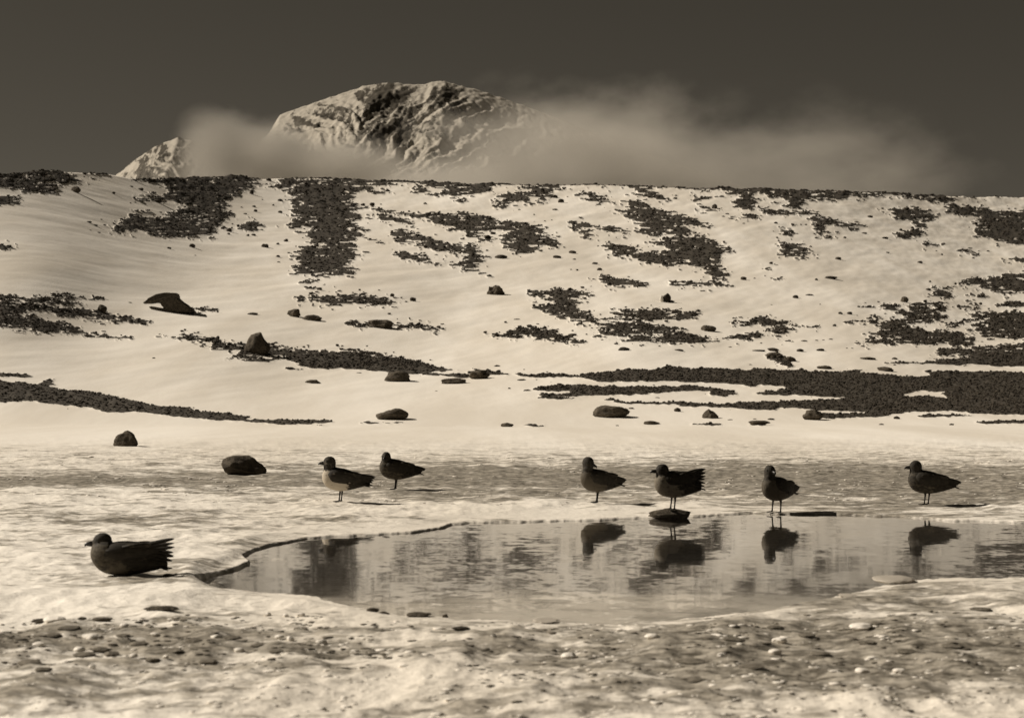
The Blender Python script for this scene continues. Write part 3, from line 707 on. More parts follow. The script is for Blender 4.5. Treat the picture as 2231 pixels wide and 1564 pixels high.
SMALL = [(2,[(280,140,35,18),(180,232,35,24),(120,225,30,20),(525,220,25,16),(420,272,18,14),(740,275,22,12),(830,285,30,12),(945,316,32,18),(545,285,40,14),(930,445,50,28),(965,412,36,20),(1360,175,50,22),(1405,203,40,28),(1285,140,30,20),(1365,258,36,12),(1135,258,18,8),(1015,565,85,30),(1380,568,55,22),(1480,538,50,22),(1275,535,30,12),(1492,582,22,10),(925,528,18,12),(1625,606,40,16),(1655,645,36,20),(1510,647,16,12),(1470,645,12,8),(145,540,40,12),(310,815,30,26),(445,838,40,30),(100,780,16,12),(225,782,16,8),(400,850,20,10),(1230,885,22,16),(290,935,22,8),(1045,985,18,12),(1115,967,36,8),(800,608,16,12),(2145,185,30,16),(2340 - 190,165,18,10),(1645,495,14,8),(1230,290,14,8),(1300,332,14,8),(1345,325,12,8)]),
 (1,[(990,125,40,20),(870,118,50,14),(1740,128,40,22),(1815,258,36,20),(1770,283,16,12),(1655,322,28,18),(1645,290,26,14),(1565,295,16,8),(1588,340,26,10),(1815,328,28,20),(1440,440,24,16),(1483,452,42,30),(1480,478,22,14),(1605,485,22,16),(1642,482,30,16),(1505,405,14,10),(1245,556,40,28),(1095,568,28,14),(1715,560,50,28),(1853,520,30,22),(1800,548,22,16),(1800,625,28,16),(1805,657,20,8),(575,400,36,12),(615,420,36,12),(675,420,22,10),(740,410,20,8),(640,468,24,8),(585,452,16,6),(655,380,16,8),(1265,618,12,6),(850,160,24,10),(910,180,40,18),(735,210,24,18),(1020,262,60,26),(845,275,14,8),(875,268,16,8),(1040,335,22,10),(1630,205,30,36),(1700,250,12,8)]),
 (3,[(230,235,36,38),(285,302,20,10),(310,285,26,10),(417,350,18,8),(625,350,26,14),(335,315,40,10),(1072,443,20,14),(1030,572,40,20),(1335,445,45,16),(1238,302,35,18),(595,602,28,18),(417,698,40,26),(488,697,14,8),(635,612,12,6),(888,705,22,16),(985,695,90,24),(820,360,18,10),(850,500,20,12),(1435,388,22,20),(1510,375,22,16),(1560,595,36,18),(1700,552,16,12),(1665,528,14,8),(1350,535,28,10),(2000,522,22,10),(895,570,16,10),(755,815,42,24),(843,803,55,12),(912,863,10,8),(597,867,10,6),(1615,770,36,20),(1623,718,18,14),(1205,855,14,6),(1470,262,36,22),(1200,410,40,12)]),
 (6,[(1045,245,32,18),(1105,245,36,20),(1150,258,10,6),(1005,325,26,18),(1230,482,16,6),(785,490,50,22),(915,485,55,18),(610,487,80,26),(515,490,85,12),(330,460,24,6),(1120,475,18,6),(1085,474,14,6),(810,428,45,10),(890,424,20,7),(932,421,18,6),(982,417,28,8),(735,432,14,8),(530,440,14,8),(595,930,46,12),(330,932,34,6),(1310,962,36,10),(1765,965,32,12),(1410,920,42,22),(490,928,26,6),(460,580,16,6),(1395,545,40,16),(480,752 - 380,10,6)]),
 (5,[(1845,480,80,26),(2200,487,60,14),(1510,388,56,18),(1600,383,14,10),(1075,302,18,14),(1150,283,40,8),(1020,585,42,12),(1195,611,12,6),(1345,625,18,6),(1420,645,24,10),(1425,703,36,14),(1100,730,20,10),(1180,676,60,12),(1215,743,50,12),(295,501,24,6),(125,630,34,6),(625,746,18,4),(1890,862,38,10),(2190,872,46,30),(1800,968,22,6),(2060,790,32,6),(320,248,24,10)]),
 (4,[(840,172,22,6),(1635,248,70,18),(995,536,22,8),(1515,528,24,12),(1485,498,14,6)])]
_n = 0
for rg, lst in SMALL:
    ox, oy, s = REG[rg]
    for a, b, w, h in lst:
        _n += 1
        fy = max(oy + b * s, float(np.interp(ox + a * s, SKYX, SKYY)) + 1)
        if fy < 640:
            lb, gp = 'small dark boulder scattered singly on the upper snow slope', 'small boulders on the upper slope'
        else:
            lb, gp = 'small dark stone scattered singly on the snow of the lower slope', 'small stones on the lower slope'
        boulder(ox + a * s, fy + h * s * 0.35, w * s, h * s * 0.9, lb, 100 + _n, group=gp, sub=2, mat=M_SCREE, name='boulder' if fy < 640 else 'stone', cat='boulder' if fy < 640 else 'stone')

# the hooked, wind-cut rock leaning to the left
def hooked_rock():
    o0 = P(372, 679); k = o0.y / F
    prof = [(1070,235),(1060,200),(1040,175),(1000,165),(925,172),(960,140),(1010,112),(1075,100),(1138,105),(1145,135),(1165,155),(1200,180),(1235,205),(1255,235)]
    ox, oy, s = REG[4]
    pts = [((ox + a * s - 372) * k, (679 - (oy + b * s)) * k) for a, b in prof]
    # resample the outline, then loft it through a rounded thickness
    dense = []
    for i in range(len(pts)):
        a, b = pts[i - 1], pts[i]
        for t in (0, .34, .67): dense.append((a[0] + (b[0] - a[0]) * t, a[1] + (b[1] - a[1]) * t))
    cx = sum(p[0] for p in dense) / len(dense); cz = sum(p[1] for p in dense) / len(dense)
    V, Fc = [], []
    layers = [(-.5, .55), (-.42, .82), (-.22, .97), (0, 1.0), (.22, .97), (.42, .84), (.5, .55)]
    T = 1.5; n = len(dense); rr = random.Random(5)
    for ly, sc in layers:
        for x, z in dense:
            # shrink towards the local spine, not the middle, so that the hook keeps its shape
            V.append((cx + (x - cx) * (0.9 + 0.1 * sc) + rr.uniform(-.02, .02), ly * T * (0.5 + 0.5 * min(1, max(0, 1 - z * 0.35))) + rr.uniform(-.03, .03), cz + (z - cz) * (0.86 + 0.14 * sc) + rr.uniform(-.015, .015)))
    for l in range(len(layers) - 1):
        for i in range(n):
            j = (i + 1) % n
            Fc.append((l * n + i, l * n + j, (l + 1) * n + j, (l + 1) * n + i))
    Fc.append(tuple(range(n - 1, -1, -1))); Fc.append(tuple((len(layers) - 1) * n + i for i in range(n)))
    o = mesh_obj('leaning_rock', V, Fc, M_ROCK, smooth=False)
    o.location = o0 + Vector((0, .5, -.05))
    tag(o, 'large hooked dark rock leaning over snow with its tip pointing left', 'rock')
hooked_rock()
# small cairn-like rock with snow plastered on its left side
cr = empty('snowy_rock', P(1450, 658))
tag(cr, 'small upright dark rock with white snow plastered on one side', 'rock')
kk = cr.location.y / F
for nm, dx, w, h, mt, sd in (('stone', 3, 19, 20, M_SCREE, 61), ('foot', 9, 24, 5, M_SCREE, 62)):
    bm = rock_mesh(sd, w * kk, w * kk * .7, h * kk, 3, .15, 8)
    me = bpy.data.meshes.new(nm); bm.to_mesh(me); bm.free(); me.materials.append(mt)
    o = bpy.data.objects.new(nm, me); COL.objects.link(o); o.parent = cr; o.location = (dx * kk, 0.02 * dx, 0)
def mat_snow(name, col):
    m, nd, lk, p = new_mat(name)
    geo = nd.new('ShaderNodeNewGeometry')
    n = noise(nd, lk, geo.outputs['Position'], 14, 4, .6)
    lk.new(mixc(nd, lk, n, tuple(c * .9 for c in col), col), p.inputs['Base Color'])
    p.inputs['Roughness'].default_value = .7
    b = nd.new('ShaderNodeBump'); b.inputs['Strength'].default_value = .4; b.inputs['Distance'].default_value = .01
    lk.new(n, b.inputs['Height']); lk.new(b.outputs[0], p.inputs['Normal'])
    return m
M_SNOW = mat_snow('packed_snow', (0.88, 0.83, 0.745))
M_ICE = mat_snow('grey_ice', (0.42, 0.38, 0.32))
bm = rock_mesh(63, 8 * kk, 8 * kk, 15 * kk, 3, .1, 5)
me = bpy.data.meshes.new('snow_cap'); bm.to_mesh(me); bm.free(); me.materials.append(M_SNOW)
o = bpy.data.objects.new('snow_cap', me); COL.objects.link(o); o.parent = cr; o.location = (-9 * kk, -.05, 0)

# ------------------------------------------------------------------ stones and ice pieces round the pool
for i, (x, y, w, h, lb) in enumerate([
    (834, 1337, 32, 12, 'dark flat stone lying on the near edge of the pool'), (812, 1341, 28, 8, 'dark stone leaning against the flat pool stone'),
    (912, 1352, 56, 10, 'long dark stone awash at the near edge of the pool'), (970, 1353, 13, 8, 'tiny dark stone beside the long awash stone'),
    (1004, 1398, 42, 9, 'dark stone half sunk in the foreground ice'), (365, 1268, 24, 8, 'small dark chunk of rock behind the sitting bird'),
    (92, 1371, 62, 8, 'flat dark stone at the left end of the foreground gravel'), (178, 1369, 20, 7, 'small rounded dark stone beside a pale ice lump'),
    (350, 1360, 80, 8, 'wide flat brownish stone half buried at the snow edge'), (222, 1375, 48, 7, 'low dark stone just behind the pale ice lumps')]):
    boulder(x, y, w, h, lb, 300 + i, name='stone', sub=3, cat='stone', dr=.7, rough=.16)
slabs = [(545, 1218, 30, 6, 'thin grey ice plate at the left tip of the pool', 1), (595, 1199, 46, 6, 'narrow grey ice plate against the left pool edge', 2),
         (1318, 1361, 46, 6, 'thin grey ice plate floating off the near pool edge', 3), (1190, 1363, 60, 7, 'broad grey ice plate frozen to the near pool edge', 4),
         (1235, 1359, 34, 5, 'small grey ice plate between two larger plates', 5), (1955, 1277, 92, 12, 'rounded ice mound at the near right pool edge', 6),
         (1850, 1309, 40, 4, 'sliver of grey ice along the right pool edge', 7)]
for x, y, w, h, lb, sd in slabs:
    boulder(x, y, w, h, lb, 400 + sd, name='ice_slab', sub=3, cat='ice', mat=M_ICE, dr=1.6, rough=.1, cuts=3)
lumps = [(115,1380,50,10),(197,1410,44,8),(82,1432,28,9),(171,1432,26,9),(335,1404,22,7),(270,1387,20,9),(320,1383,14,6),(582,1364,16,8),(622,1366,12,6),(655,1367,18,8),(608,1404,22,8),(632,1410,18,9),(290,1455,18,8),(360,1456,14,7),(470,1414,26,8),(200,1478,16,8),(520,1440,24,9),(700,1418,26,8),(1880,1388,52,14),(1700,1410,34,12),(1880,1480,30,10),(1960,1479,28,9),(1690,1438,30,10),(1420,1420,30,10),(1240,1440,36,12)]
for i, (x, y, w, h) in enumerate(lumps):
    boulder(x, y, w, h, 'pale lump of hard snow among the foreground gravel and ice', 500 + i, name='snow_lump', sub=3, cat='snow lump', group='pale snow lumps in the foreground', mat=M_SNOW, rough=.12, cuts=3, dr=1.1)
peb = [(145,1400,48,11),(215,1437,40,13),(240,1450,36,12),(60,1465,56,12),(110,1412,40,8),(300,1430,44,11),(420,1425,38,10),(505,1418,40,9),(180,1450,52,12),(380,1446,40,10),(560,1432,34,9),(90,1490,40,10),(330,1462,32,12),(450,1462,40,10),(265,1410,30,8),(600,1450,36,9),(1505,1465,70,8),(1600,1420,50,9),(1760,1400,40,9),(1980,1440,46,9),(2080,1430,50,9),(2140,1342,46,7),(1640,1483,60,8),(1520,1498,56,9),(1790,1440,44,9),(1890,1425,40,8),(1690,1385,36,7)]
M_PEB = mat_rock('ice_gravel', (0.10, 0.088, 0.068), (0.24, 0.215, 0.175), 14.0, .4)
for i, (x, y, w, h) in enumerate(peb):
    boulder(x, y, w, h * .7, 'brownish frozen-in stone flush with the foreground ice', 600 + i, name='frozen_stone', sub=3, cat='stone', group='frozen stones in the foreground ice', mat=M_PEB, rough=.14, cuts=4, dr=1.3)

# crusted lumps and frozen-in gravel of the near ice
def icy(px, py, n_keep, thr, seed):
    g = fbm(px / 90.0, py / 16.0, 3, seed)
    k = (pondmask(px, py) < .05) & (samp(PDW, px, py) < .35) & (g > thr)
    return px[k][:n_keep], py[k][:n_keep]
def crustfield(box, n, lo, hi, thr, seed, mat, label, name, flat):
    px = rng.uniform(box[0], box[1], n * 3); py = rng.uniform(box[2], box[3], n * 3)
    px, py = icy(px, py, n, thr, seed)
    scree(px, py, lo + (hi - lo) * rng.beta(1.1, 4.5, len(px)), label, name, mat, flat, True)
crustfield((-100, 2330, 1372, 1600), 1300, 5, 40, .12, 71, M_SNOW, 'pale crumbs of crusted snow over the foreground ice', 'snow_crust', .24)
crustfield((-100, 900, 1366, 1480), 600, 6, 34, .02, 72, M_PEB, 'brownish gravel frozen into the left foreground ice', 'gravel', .32)
crustfield((1000, 2330, 1352, 1560), 700, 6, 36, .05, 73, M_PEB, 'brownish gravel frozen into the right foreground ice', 'gravel', .3)
crustfield((-100, 2330, 1000, 1110), 900, 4, 20, .15, 74, M_SNOW, 'pale crumbs of crusted snow over the ice behind the pool', 'snow_crust', .3)

# ------------------------------------------------------------------ the mountain and the low hills before it
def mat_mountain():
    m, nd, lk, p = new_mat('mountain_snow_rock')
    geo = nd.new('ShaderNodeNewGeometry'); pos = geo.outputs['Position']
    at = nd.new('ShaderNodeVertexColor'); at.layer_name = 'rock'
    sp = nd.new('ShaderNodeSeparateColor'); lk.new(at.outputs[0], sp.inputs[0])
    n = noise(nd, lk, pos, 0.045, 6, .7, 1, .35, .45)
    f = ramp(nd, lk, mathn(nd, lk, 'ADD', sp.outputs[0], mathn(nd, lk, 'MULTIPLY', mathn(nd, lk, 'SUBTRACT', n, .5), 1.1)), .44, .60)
    lk.new(mixc(nd, lk, f, (0.44, 0.405, 0.345), (0.075, 0.066, 0.052)), p.inputs['Base Color'])  # snow colour darkened to carry the dimming of cloud shade and haze
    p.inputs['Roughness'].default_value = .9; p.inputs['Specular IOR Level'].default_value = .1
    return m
def build_mountain():
    D0 = 9000.0
    lx = [-400, 100, 250, 290, 340, 390, 430, 480, 540, 585, 610, 700, 790, 830, 850, 900, 925, 945, 970, 985, 1040, 1100, 1200, 1350, 1600, 2000, 2600]
    ly = [560, 440, 385, 352, 318, 299, 312, 332, 330, 292, 250, 219, 189, 182, 180, 185, 184, 178, 177, 183, 196, 216, 252, 315, 400, 520, 640]
    gx = np.linspace(-380, 2100, 900); gs = np.concatenate([np.linspace(-1500, 0, 10)[:-1], np.linspace(0, 1900, 300)])
    PXm, S = np.meshgrid(gx, gs)
    X = (PXm - CX) / F * D0; Y = D0 - S
    crest = H + D0 * (HY - np.interp(PXm, lx, ly)) / F
    fall = np.where(S > 0, 0.50 * S + 90 * (1 - np.exp(-S / 240.0)) * 0.3, -S * 0.5)
    z = crest - fall
    g = sstep(0, 260, np.abs(S)) 
    uu = X + 0.35 * S
    uu = X + np.where(PXm < 800, -.5, .45) * S + 90 * fbm(X / 300., S / 300., 3, 2)
    z += g * (30 * (ridged(uu / 300.0, S / 800.0, 3, 3) - .6) + 36 * (ridged(uu / 95.0, S / 900.0, 5, 13) - .6) + 7 * fbm(uu / 45.0, S / 120.0, 4, 8)) + 7 * fbm(X / 30.0, S / 30.0, 3, 19)
    # broken rock bands below the summit
    def blob(cx, cs, rx, rs): return np.exp(-((PXm - cx) / rx) ** 2 - ((S - cs) / rs) ** 2)
    rk = 0.20 + 0.55 * blob(850, 120, 70, 170) + 0.5 * blob(975, 140, 35, 140) + 0.38 * blob(850, 420, 90, 260) + .35 * blob(680, 200, 70, 140) + .40 * blob(340, 200, 70, 400) + .3 * blob(930, 620, 60, 300)
    rk += 0.60 * fbm(uu / 45.0, S / 420.0, 4, 33)
    z += g * 26 * np.clip(rk, 0, 1) * fbm(X / 34.0, S / 60.0, 3, 44)
    nr, nc = X.shape
    idx = np.arange(nr * nc).reshape(nr, nc)
    Fc = np.stack([idx[:-1, :-1], idx[:-1, 1:], idx[1:, 1:], idx[1:, :-1]], -1).reshape(-1, 4)
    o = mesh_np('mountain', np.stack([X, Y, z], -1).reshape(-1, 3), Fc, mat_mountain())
    ca = o.data.color_attributes.new('rock', 'FLOAT_COLOR', 'POINT')
    d = np.ones((nr * nc, 4), np.float32); d[:, 0] = np.clip(rk, 0, 1).ravel(); ca.data.foreach_set('color', d.ravel())
    tag(o, 'snowy rock streaked mountain rising out of cloud behind the hill', 'mountain', kind='structure')
build_mountain()
def build_foothills():
    D0 = 6500.0
    gx = np.linspace(-700, 3000, 420); gs = np.linspace(-500, 700, 60)
    PXm, S = np.meshgrid(gx, gs)
    X = (PXm - CX) / F * D0; Y = D0 - S
    def hump(c, w, h): return h * np.exp(-(np.abs(PXm - c) / w) ** 2.2)
    top = np.interp(PXm, SKYX, SKYY) + 12 - hump(505, 45, 8) - hump(583, 40, 42) - hump(645, 38, 26) - hump(690, 40, 32) - hump(1182, 52, 62) - hump(1120, 40, 10) - hump(850, 60, 3) - hump(1420, 90, 4) - hump(1900, 200, 4)
    z = H + D0 * (HY - top - 3 * fbm(PXm / 40.0, S / 200., 3, 6)) / F - np.abs(S) * 0.28
    nr, nc = X.shape
    idx = np.arange(nr * nc).reshape(nr, nc)
    Fc = np.stack([idx[:-1, :-1], idx[:-1, 1:], idx[1:, 1:], idx[1:, :-1]], -1).reshape(-1, 4)
    m = mat_rock('foothill_ash', (0.07, 0.06, 0.046), (0.20, 0.175, 0.14), .01, .2)
    o = mesh_np('hills', np.stack([X, Y, z], -1).reshape(-1, 3), Fc, m)
    tag(o, 'low dark misty hills peeping over the crest', 'hills', kind='structure')
build_foothills()

# ------------------------------------------------------------------ drifting cloud
def mat_cloud(name, dens, seed, wisp=.5, scale=.0030, alb=.7):
    m, nd, lk, p = new_mat(name)
    nd.remove(p)
    tc = nd.new('ShaderNodeTexCoord')
    ln = nd.new('ShaderNodeVectorMath'); ln.operation = 'LENGTH'; lk.new(tc.outputs['Object'], ln.inputs[0])
    fall = ramp(nd, lk, ln.outputs['Value'], 1.0, 0.0)
    geo = nd.new('ShaderNodeNewGeometry')
    mp = nd.new('ShaderNodeMapping'); mp.inputs['Scale'].default_value = (1, .6, 1.7); mp.inputs['Location'].default_value = (seed * 313., seed * 71., 0)
    mp.inputs['Rotation'].default_value = (0, R(20), 0)
    lk.new(geo.outputs['Position'], mp.inputs[0])
    n = nd.new('ShaderNodeTexNoise'); n.inputs['Scale'].default_value = scale; n.inputs['Detail'].default_value = 5; n.inputs['Roughness'].default_value = .6
    lk.new(mp.outputs[0], n.inputs['Vector'])
    w = mathn(nd, lk, 'MULTIPLY', mathn(nd, lk, 'SUBTRACT', n.outputs[0], .5), 2.6 * wisp)
    e = mathn(nd, lk, 'ADD', mathn(nd, lk, 'MULTIPLY_ADD', fall, 1.3, -0.32 * wisp), mathn(nd, lk, 'MULTIPLY', w, ramp(nd, lk, fall, 0, .25)), clamp=True)
    d = mathn(nd, lk, 'MULTIPLY', mathn(nd, lk, 'MULTIPLY', e, mathn(nd, lk, 'POWER', fall, 1.1)), dens)
    v = nd.new('ShaderNodeVolumePrincipled')
    v.inputs['Color'].default_value = (alb, alb * .955, alb * .87, 1)  # albedo set per cloud; low values put shade into the vapour colour
    v.inputs['Anisotropy'].default_value = 0.0
    lk.new(d, v.inputs['Density'])
    lk.new(v.outputs[0], nd['Material Output'].inputs['Volume'])
    m.cycles.volume_step_rate = 1.0
    return m
def cloud(px, py, rx, ry, D, rd, od, label, seed, wisp=.5, scale=.0030, alb=.7):
    k = D / F
    bm = bmesh.new(); bmesh.ops.create_icosphere(bm, subdivisions=3, radius=1.0)
    me = bpy.data.meshes.new('cloud'); bm.to_mesh(me); bm.free()
    me.materials.append(mat_cloud('cloud_vapour_%d' % seed, od / rd, seed, wisp, scale, alb))
    o = bpy.data.objects.new('cloud', me); COL.objects.link(o)
    o.location = ((px - CX) * k, D, H + (HY - py) * k); o.scale = (rx * k, rd, ry * k)
    tag(o, label, 'cloud', kind='stuff')
cloud(500, 335, 175, 150, 5600, 600, 8.5, 'ragged grey cloud in the gap left of the mountain', 1, .9, .0036, .52)  # low albedo of the grey clouds stands in for cloud in shade
cloud(615, 350, 170, 130, 5500, 600, 9.0, 'grey cloud hiding the left shoulder of the mountain', 5, .85, .0036, .55)
cloud(760, 365, 220, 105, 5400, 500, 6.0, 'grey cloud drifting below the summit rocks', 6, .9, .0036, .6)
cloud(1260, 385, 620, 330, 5600, 800, 5.5, 'pale cloud bank over the right flank of the mountain', 2, 1.05, .0036, .70)
cloud(1700, 420, 700, 330, 5800, 800, 2.6, 'thin cloud trailing away over the right end of the crest', 3, 1.15, .0036, .64)
cloud(980, 420, 1150, 120, 5900, 700, 4.0, 'low cloud lying along the foot of the mountain', 4, .8, .0036, .75)
# ------------------------------------------------------------------ the birds
def mat_plumage(name, dark, light, pale, thr=.5):
    m, nd, lk, p = new_mat(name)
    tc = nd.new('ShaderNodeTexCoord'); obj = tc.outputs['Object']
    at = nd.new('ShaderNodeVertexColor'); at.layer_name = 'plumage'
    sp = nd.new('ShaderNodeSeparateColor'); lk.new(at.outputs[0], sp.inputs[0])
    n1 = noise(nd, lk, obj, 42, 4, .65, .6, 1, 1.2); n2 = noise(nd, lk, obj, 18, 3, .6)
    base = mixc(nd, lk, ramp(nd, lk, n1, .35, .7), dark, light)
    f = mathn(nd, lk, 'ADD', sp.outputs[0], mathn(nd, lk, 'MULTIPLY', mathn(nd, lk, 'SUBTRACT', mathn(nd, lk, 'ADD', mathn(nd, lk, 'MULTIPLY', n1, .6), mathn(nd, lk, 'MULTIPLY', n2, .4)), .5), 2.0))
    f = mathn(nd, lk, 'MULTIPLY', ramp(nd, lk, f, .3, .75), ramp(nd, lk, sp.outputs[0], .02, .2))
    c = mixc(nd, lk, f, base, pale)
    c = mixc(nd, lk, sp.outputs[1], c, (0.012, 0.0105, 0.008))
    lk.new(c, p.inputs['Base Color'])
    p.inputs['Roughness'].default_value = .75; p.inputs['Specular IOR Level'].default_value = .2
    b = nd.new('ShaderNodeBump'); b.inputs['Strength'].default_value = .5; b.inputs['Distance'].default_value = .004
    lk.new(n1, b.inputs['Height']); lk.new(b.outputs[0], p.inputs['Normal'])
    return m
m, nd, lk, p = new_mat('bird_eye'); p.inputs['Base Color'].default_value = (.01, .009, .007, 1); p.inputs['Roughness'].default_value = .12; M_EYE = m
m, nd, lk, p = new_mat('bird_bill'); p.inputs['Base Color'].default_value = (.014, .012, .0095, 1); p.inputs['Roughness'].default_value = .4; M_BILL = m

def ring_loft(rings):
    """rings: list of lists of 3D points, equal count -> closed verts, faces"""
    V, Fc = [], []; n = len(rings[0])
    for r in rings: V += r
    for l in range(len(rings) - 1):
        for i in range(n):
            j = (i + 1) % n
            Fc.append((l * n + i, l * n + j, (l + 1) * n + j, (l + 1) * n + i))
    Fc.append(tuple(range(n - 1, -1, -1))); Fc.append(tuple((len(rings) - 1) * n + i for i in range(n)))
    return V, Fc
def tube(path, n=10):
    rings = []
    for k, (p, r) in enumerate(path):
        p = Vector(p)
        a = Vector(path[max(0, k - 1)][0]); b = Vector(path[min(len(path) - 1, k + 1)][0])
        t = (b - a).normalized()
        u = t.cross(Vector((0, 1, 0)))
        if u.length < 1e-3: u = t.cross(Vector((1, 0, 0)))
        u.normalize(); w = t.cross(u)
        rings.append([p + (u * math.cos(q) + w * math.sin(q)) * r for q in [2 * math.pi * i / n for i in range(n)]])
    return ring_loft(rings)
def spline(keys, m):
    """smooth resample of tuples"""
    k = np.array(keys, float); t = np.arange(len(k)); tt = np.linspace(0, len(k) - 1, m)
    outp = []
    for x in tt:
        i = min(int(x), len(k) - 2); f = x - i
        p0, p1, p2, p3 = k[max(i - 1, 0)], k[i], k[i + 1], k[min(i + 2, len(k) - 1)]
        outp.append(.5 * (2 * p1 + (p2 - p0) * f + (2 * p0 - 5 * p1 + 4 * p2 - p3) * f * f + (3 * p1 - p0 - 3 * p2 + p3) * f ** 3))
    return np.array(outp)
def merge(parts):
    V, Fc = [], []
    for v, f in parts:
        o = len(V); V += [Vector(x) for x in v]; Fc += [tuple(i + o for i in q) for q in f]
    return V, Fc
def remeshed(V, Fc, voxel, it):
    o = mesh_obj('tmp', V, Fc)
    r = o.modifiers.new('r', 'REMESH'); r.mode = 'VOXEL'; r.voxel_size = voxel; r.use_smooth_shade = True
    s = o.modifiers.new('s', 'SMOOTH'); s.factor = .5; s.iterations = it
    dg = bpy.context.evaluated_depsgraph_get(); dg.update()
    me = bpy.data.meshes.new_from_object(o.evaluated_get(dg))
    old = o.data; bpy.data.objects.remove(o); bpy.data.meshes.remove(old)
    return me
def blade(root, tip, width, normal, thick=.003, curl=0.0):
    """one flight feather: narrow, rounded, slightly cambered"""
    root, tip, normal = Vector(root), Vector(tip), Vector(normal).normalized()
    d = tip - root; L = d.length; t = d / L; s = t.cross(normal).normalized(); nn = s.cross(t)
    prof = [(0, .55), (.25, .9), (.55, 1.0), (.8, .8), (.93, .45), (1.0, .05)]
    rings = []
    for u, w in prof:
        c = root + t * (u * L) + nn * (curl * u * u)
        hw = w * width / 2
        rings.append([c + s * hw, c + nn * thick * .5, c - s * hw, c - nn * thick * .5])
    return ring_loft(rings)

def skua(loc, heading, label, head_turn=0.0, neck=0.0, sit=False, pale_amt=0.3, mat=None, wing_up=0.0, spread=0.0, fluff=1.0, stance=.032, head_pitch=0.0, back=0.0, seed=0, step=.006):
    rr = random.Random(seed)
    root = empty('skua', loc, R(heading))
    tag(root, label, 'bird', 'skuas around the melt pool')
    dz = -.098 if sit else 0.0
    # torso: (x, z top, z bottom, half width)
    tk = [(.178, .262, .215, .012), (.160, .305, .175, .048), (.125, .332, .138, .074), (.07, .338, .114, .089), (.0, .328 + back * .3, .104, .092), (-.06, .308 + back * .7, .108, .085),
          (-.12, .283 + back, .119, .070), (-.18, .257 + back, .134, .049), (-.235, .232 + back, .150, .030), (-.285, .214 + back, .165, .013)]
    if sit: tk = [(x, zt - .012, zb + (.0 if x > .05 else -.004), w * 1.06) for x, zt, zb, w in tk]
    rings = []
    for x, zt, zb, w in spline(tk, 24):
        zc, hz = (zt + zb) / 2, (zt - zb) / 2
        w = max(w, .006) * fluff
        rings.append([Vector((x, w * math.copysign(abs(math.cos(q)) ** .9, math.cos(q)), zc + dz + hz * math.sin(q))) for q in [2 * math.pi * i / 18 for i in range(18)]])
    parts = [ring_loft(rings)]
    # neck and head (head turns on the neck)
    nz = neck + dz
    hx = .104
    ht = R(head_turn)
    nk = [(.095, .235 + dz, .078, .066), (.100, .285 + dz, .068, .060), (.103, .325 + nz * .55 + dz * .45, .058, .052), (hx, .352 + nz, .0570, .050), (hx, .380 + nz, .0590, .0500), (hx, .406 + nz, .054, .0455), (hx, .427 + nz, .039, .034), (hx, .439 + nz, .015, .014)]
    hr = []
    sk = spline(nk, 16)
    for x, z, a, b in sk:
        f = float(np.clip((z - (.30 + nz)) / .05, 0, 1)); ang = ht * f
        ring = []
        for q in [2 * math.pi * i / 16 for i in range(16)]:
            ex, ey = a * math.cos(q), b * math.sin(q)
            if f > .5 and ex > 0: ex *= 1.0 + .06
            ring.append(Vector((x + ex * math.cos(ang) - ey * math.sin(ang), ex * math.sin(ang) + ey * math.cos(ang), z)))
        hr.append(ring)
    parts.append(ring_loft(hr))
    hc = Vector((hx, 0, .385 + nz))
    HM = Matrix.Translation(hc) @ Matrix.Rotation(ht, 4, 'Z') @ Matrix.Rotation(R(head_pitch), 4, 'Y')
    # forehead wedge blending into the bill
    fw = tube([((.02, 0, .0), .038), ((.045, 0, -.004), .025), ((.062, 0, -.008), .014), ((.070, 0, -.010), .009)], 12)
    parts.append(([HM @ Vector(v) for v in fw[0]], fw[1]))
    feet_pts = []
    if not sit:
        for s in (-1, 1):
            y = s * stance
            fx = step * s
            hip = Vector((.0 + fx, s * .036, .150)); kn = Vector((-.006 + fx, y, .098)); an = Vector((.004 + fx, y * 1.05, .012))
            parts.append(tube([(hip, .030), (Vector((-.003 + fx, (hip.y + y) / 2, .120)), .020), (kn, .0095), ((kn + an) / 2, .0070), (an, .0080), (an + Vector((0, 0, -.006)), .0075)], 10))
            toes = []
            for da in (-26, 0, 26):
                a = R(da + s * 8); L = .062 if da == 0 else .055
                tip = an + Vector((math.cos(a) * L, math.sin(a) * L, -.007)); toes.append(tip)
                parts.append(tube([(an + Vector((0, 0, -.004)), .0065), ((an + tip) / 2 + Vector((0, 0, -.002)), .0055), (tip, .0045)], 8))
            # web between the toes
            top = [an + Vector((.004, 0, -.002))] + [t + Vector((-.006, 0, .0015)) for t in toes]
            bot = [v - Vector((0, 0, .0052)) for v in top]
            parts.append((top + bot, [(0, 1, 2), (0, 2, 3), (4, 6, 5), (4, 7, 6), (0, 4, 5, 1), (1, 5, 6, 2), (2, 6, 7, 3), (3, 7, 4, 0)]))
            parts.append(tube([(an, .006), (an + Vector((-.014, 0, -.003)), .004)], 8))
    V, Fc = merge(parts)
    SQ = lambda v: Vector((v[0], v[1], .006 + (v[2] - .006) * (.84 if sit and v[0] < .09 else 1.0 - (.16 if sit else 0) * max(0, min(1, (.13 - v[0]) / .04)))))
    V = [SQ(v) if v[2] < .205 + dz or v[0] < .05 else v for v in V] if sit else V
    me = remeshed(V, Fc, .0042, 3)
    n = len(me.vertices)
    co = np.empty(n * 3, np.float32); me.vertices.foreach_get('co', co); co = co.reshape(-1, 3)
    x, y, z = co[:, 0], co[:, 1], co[:, 2] - dz
    pale = sstep(-.10, .05, x) * sstep(.335, .27, z) * sstep(.095, .12, z)
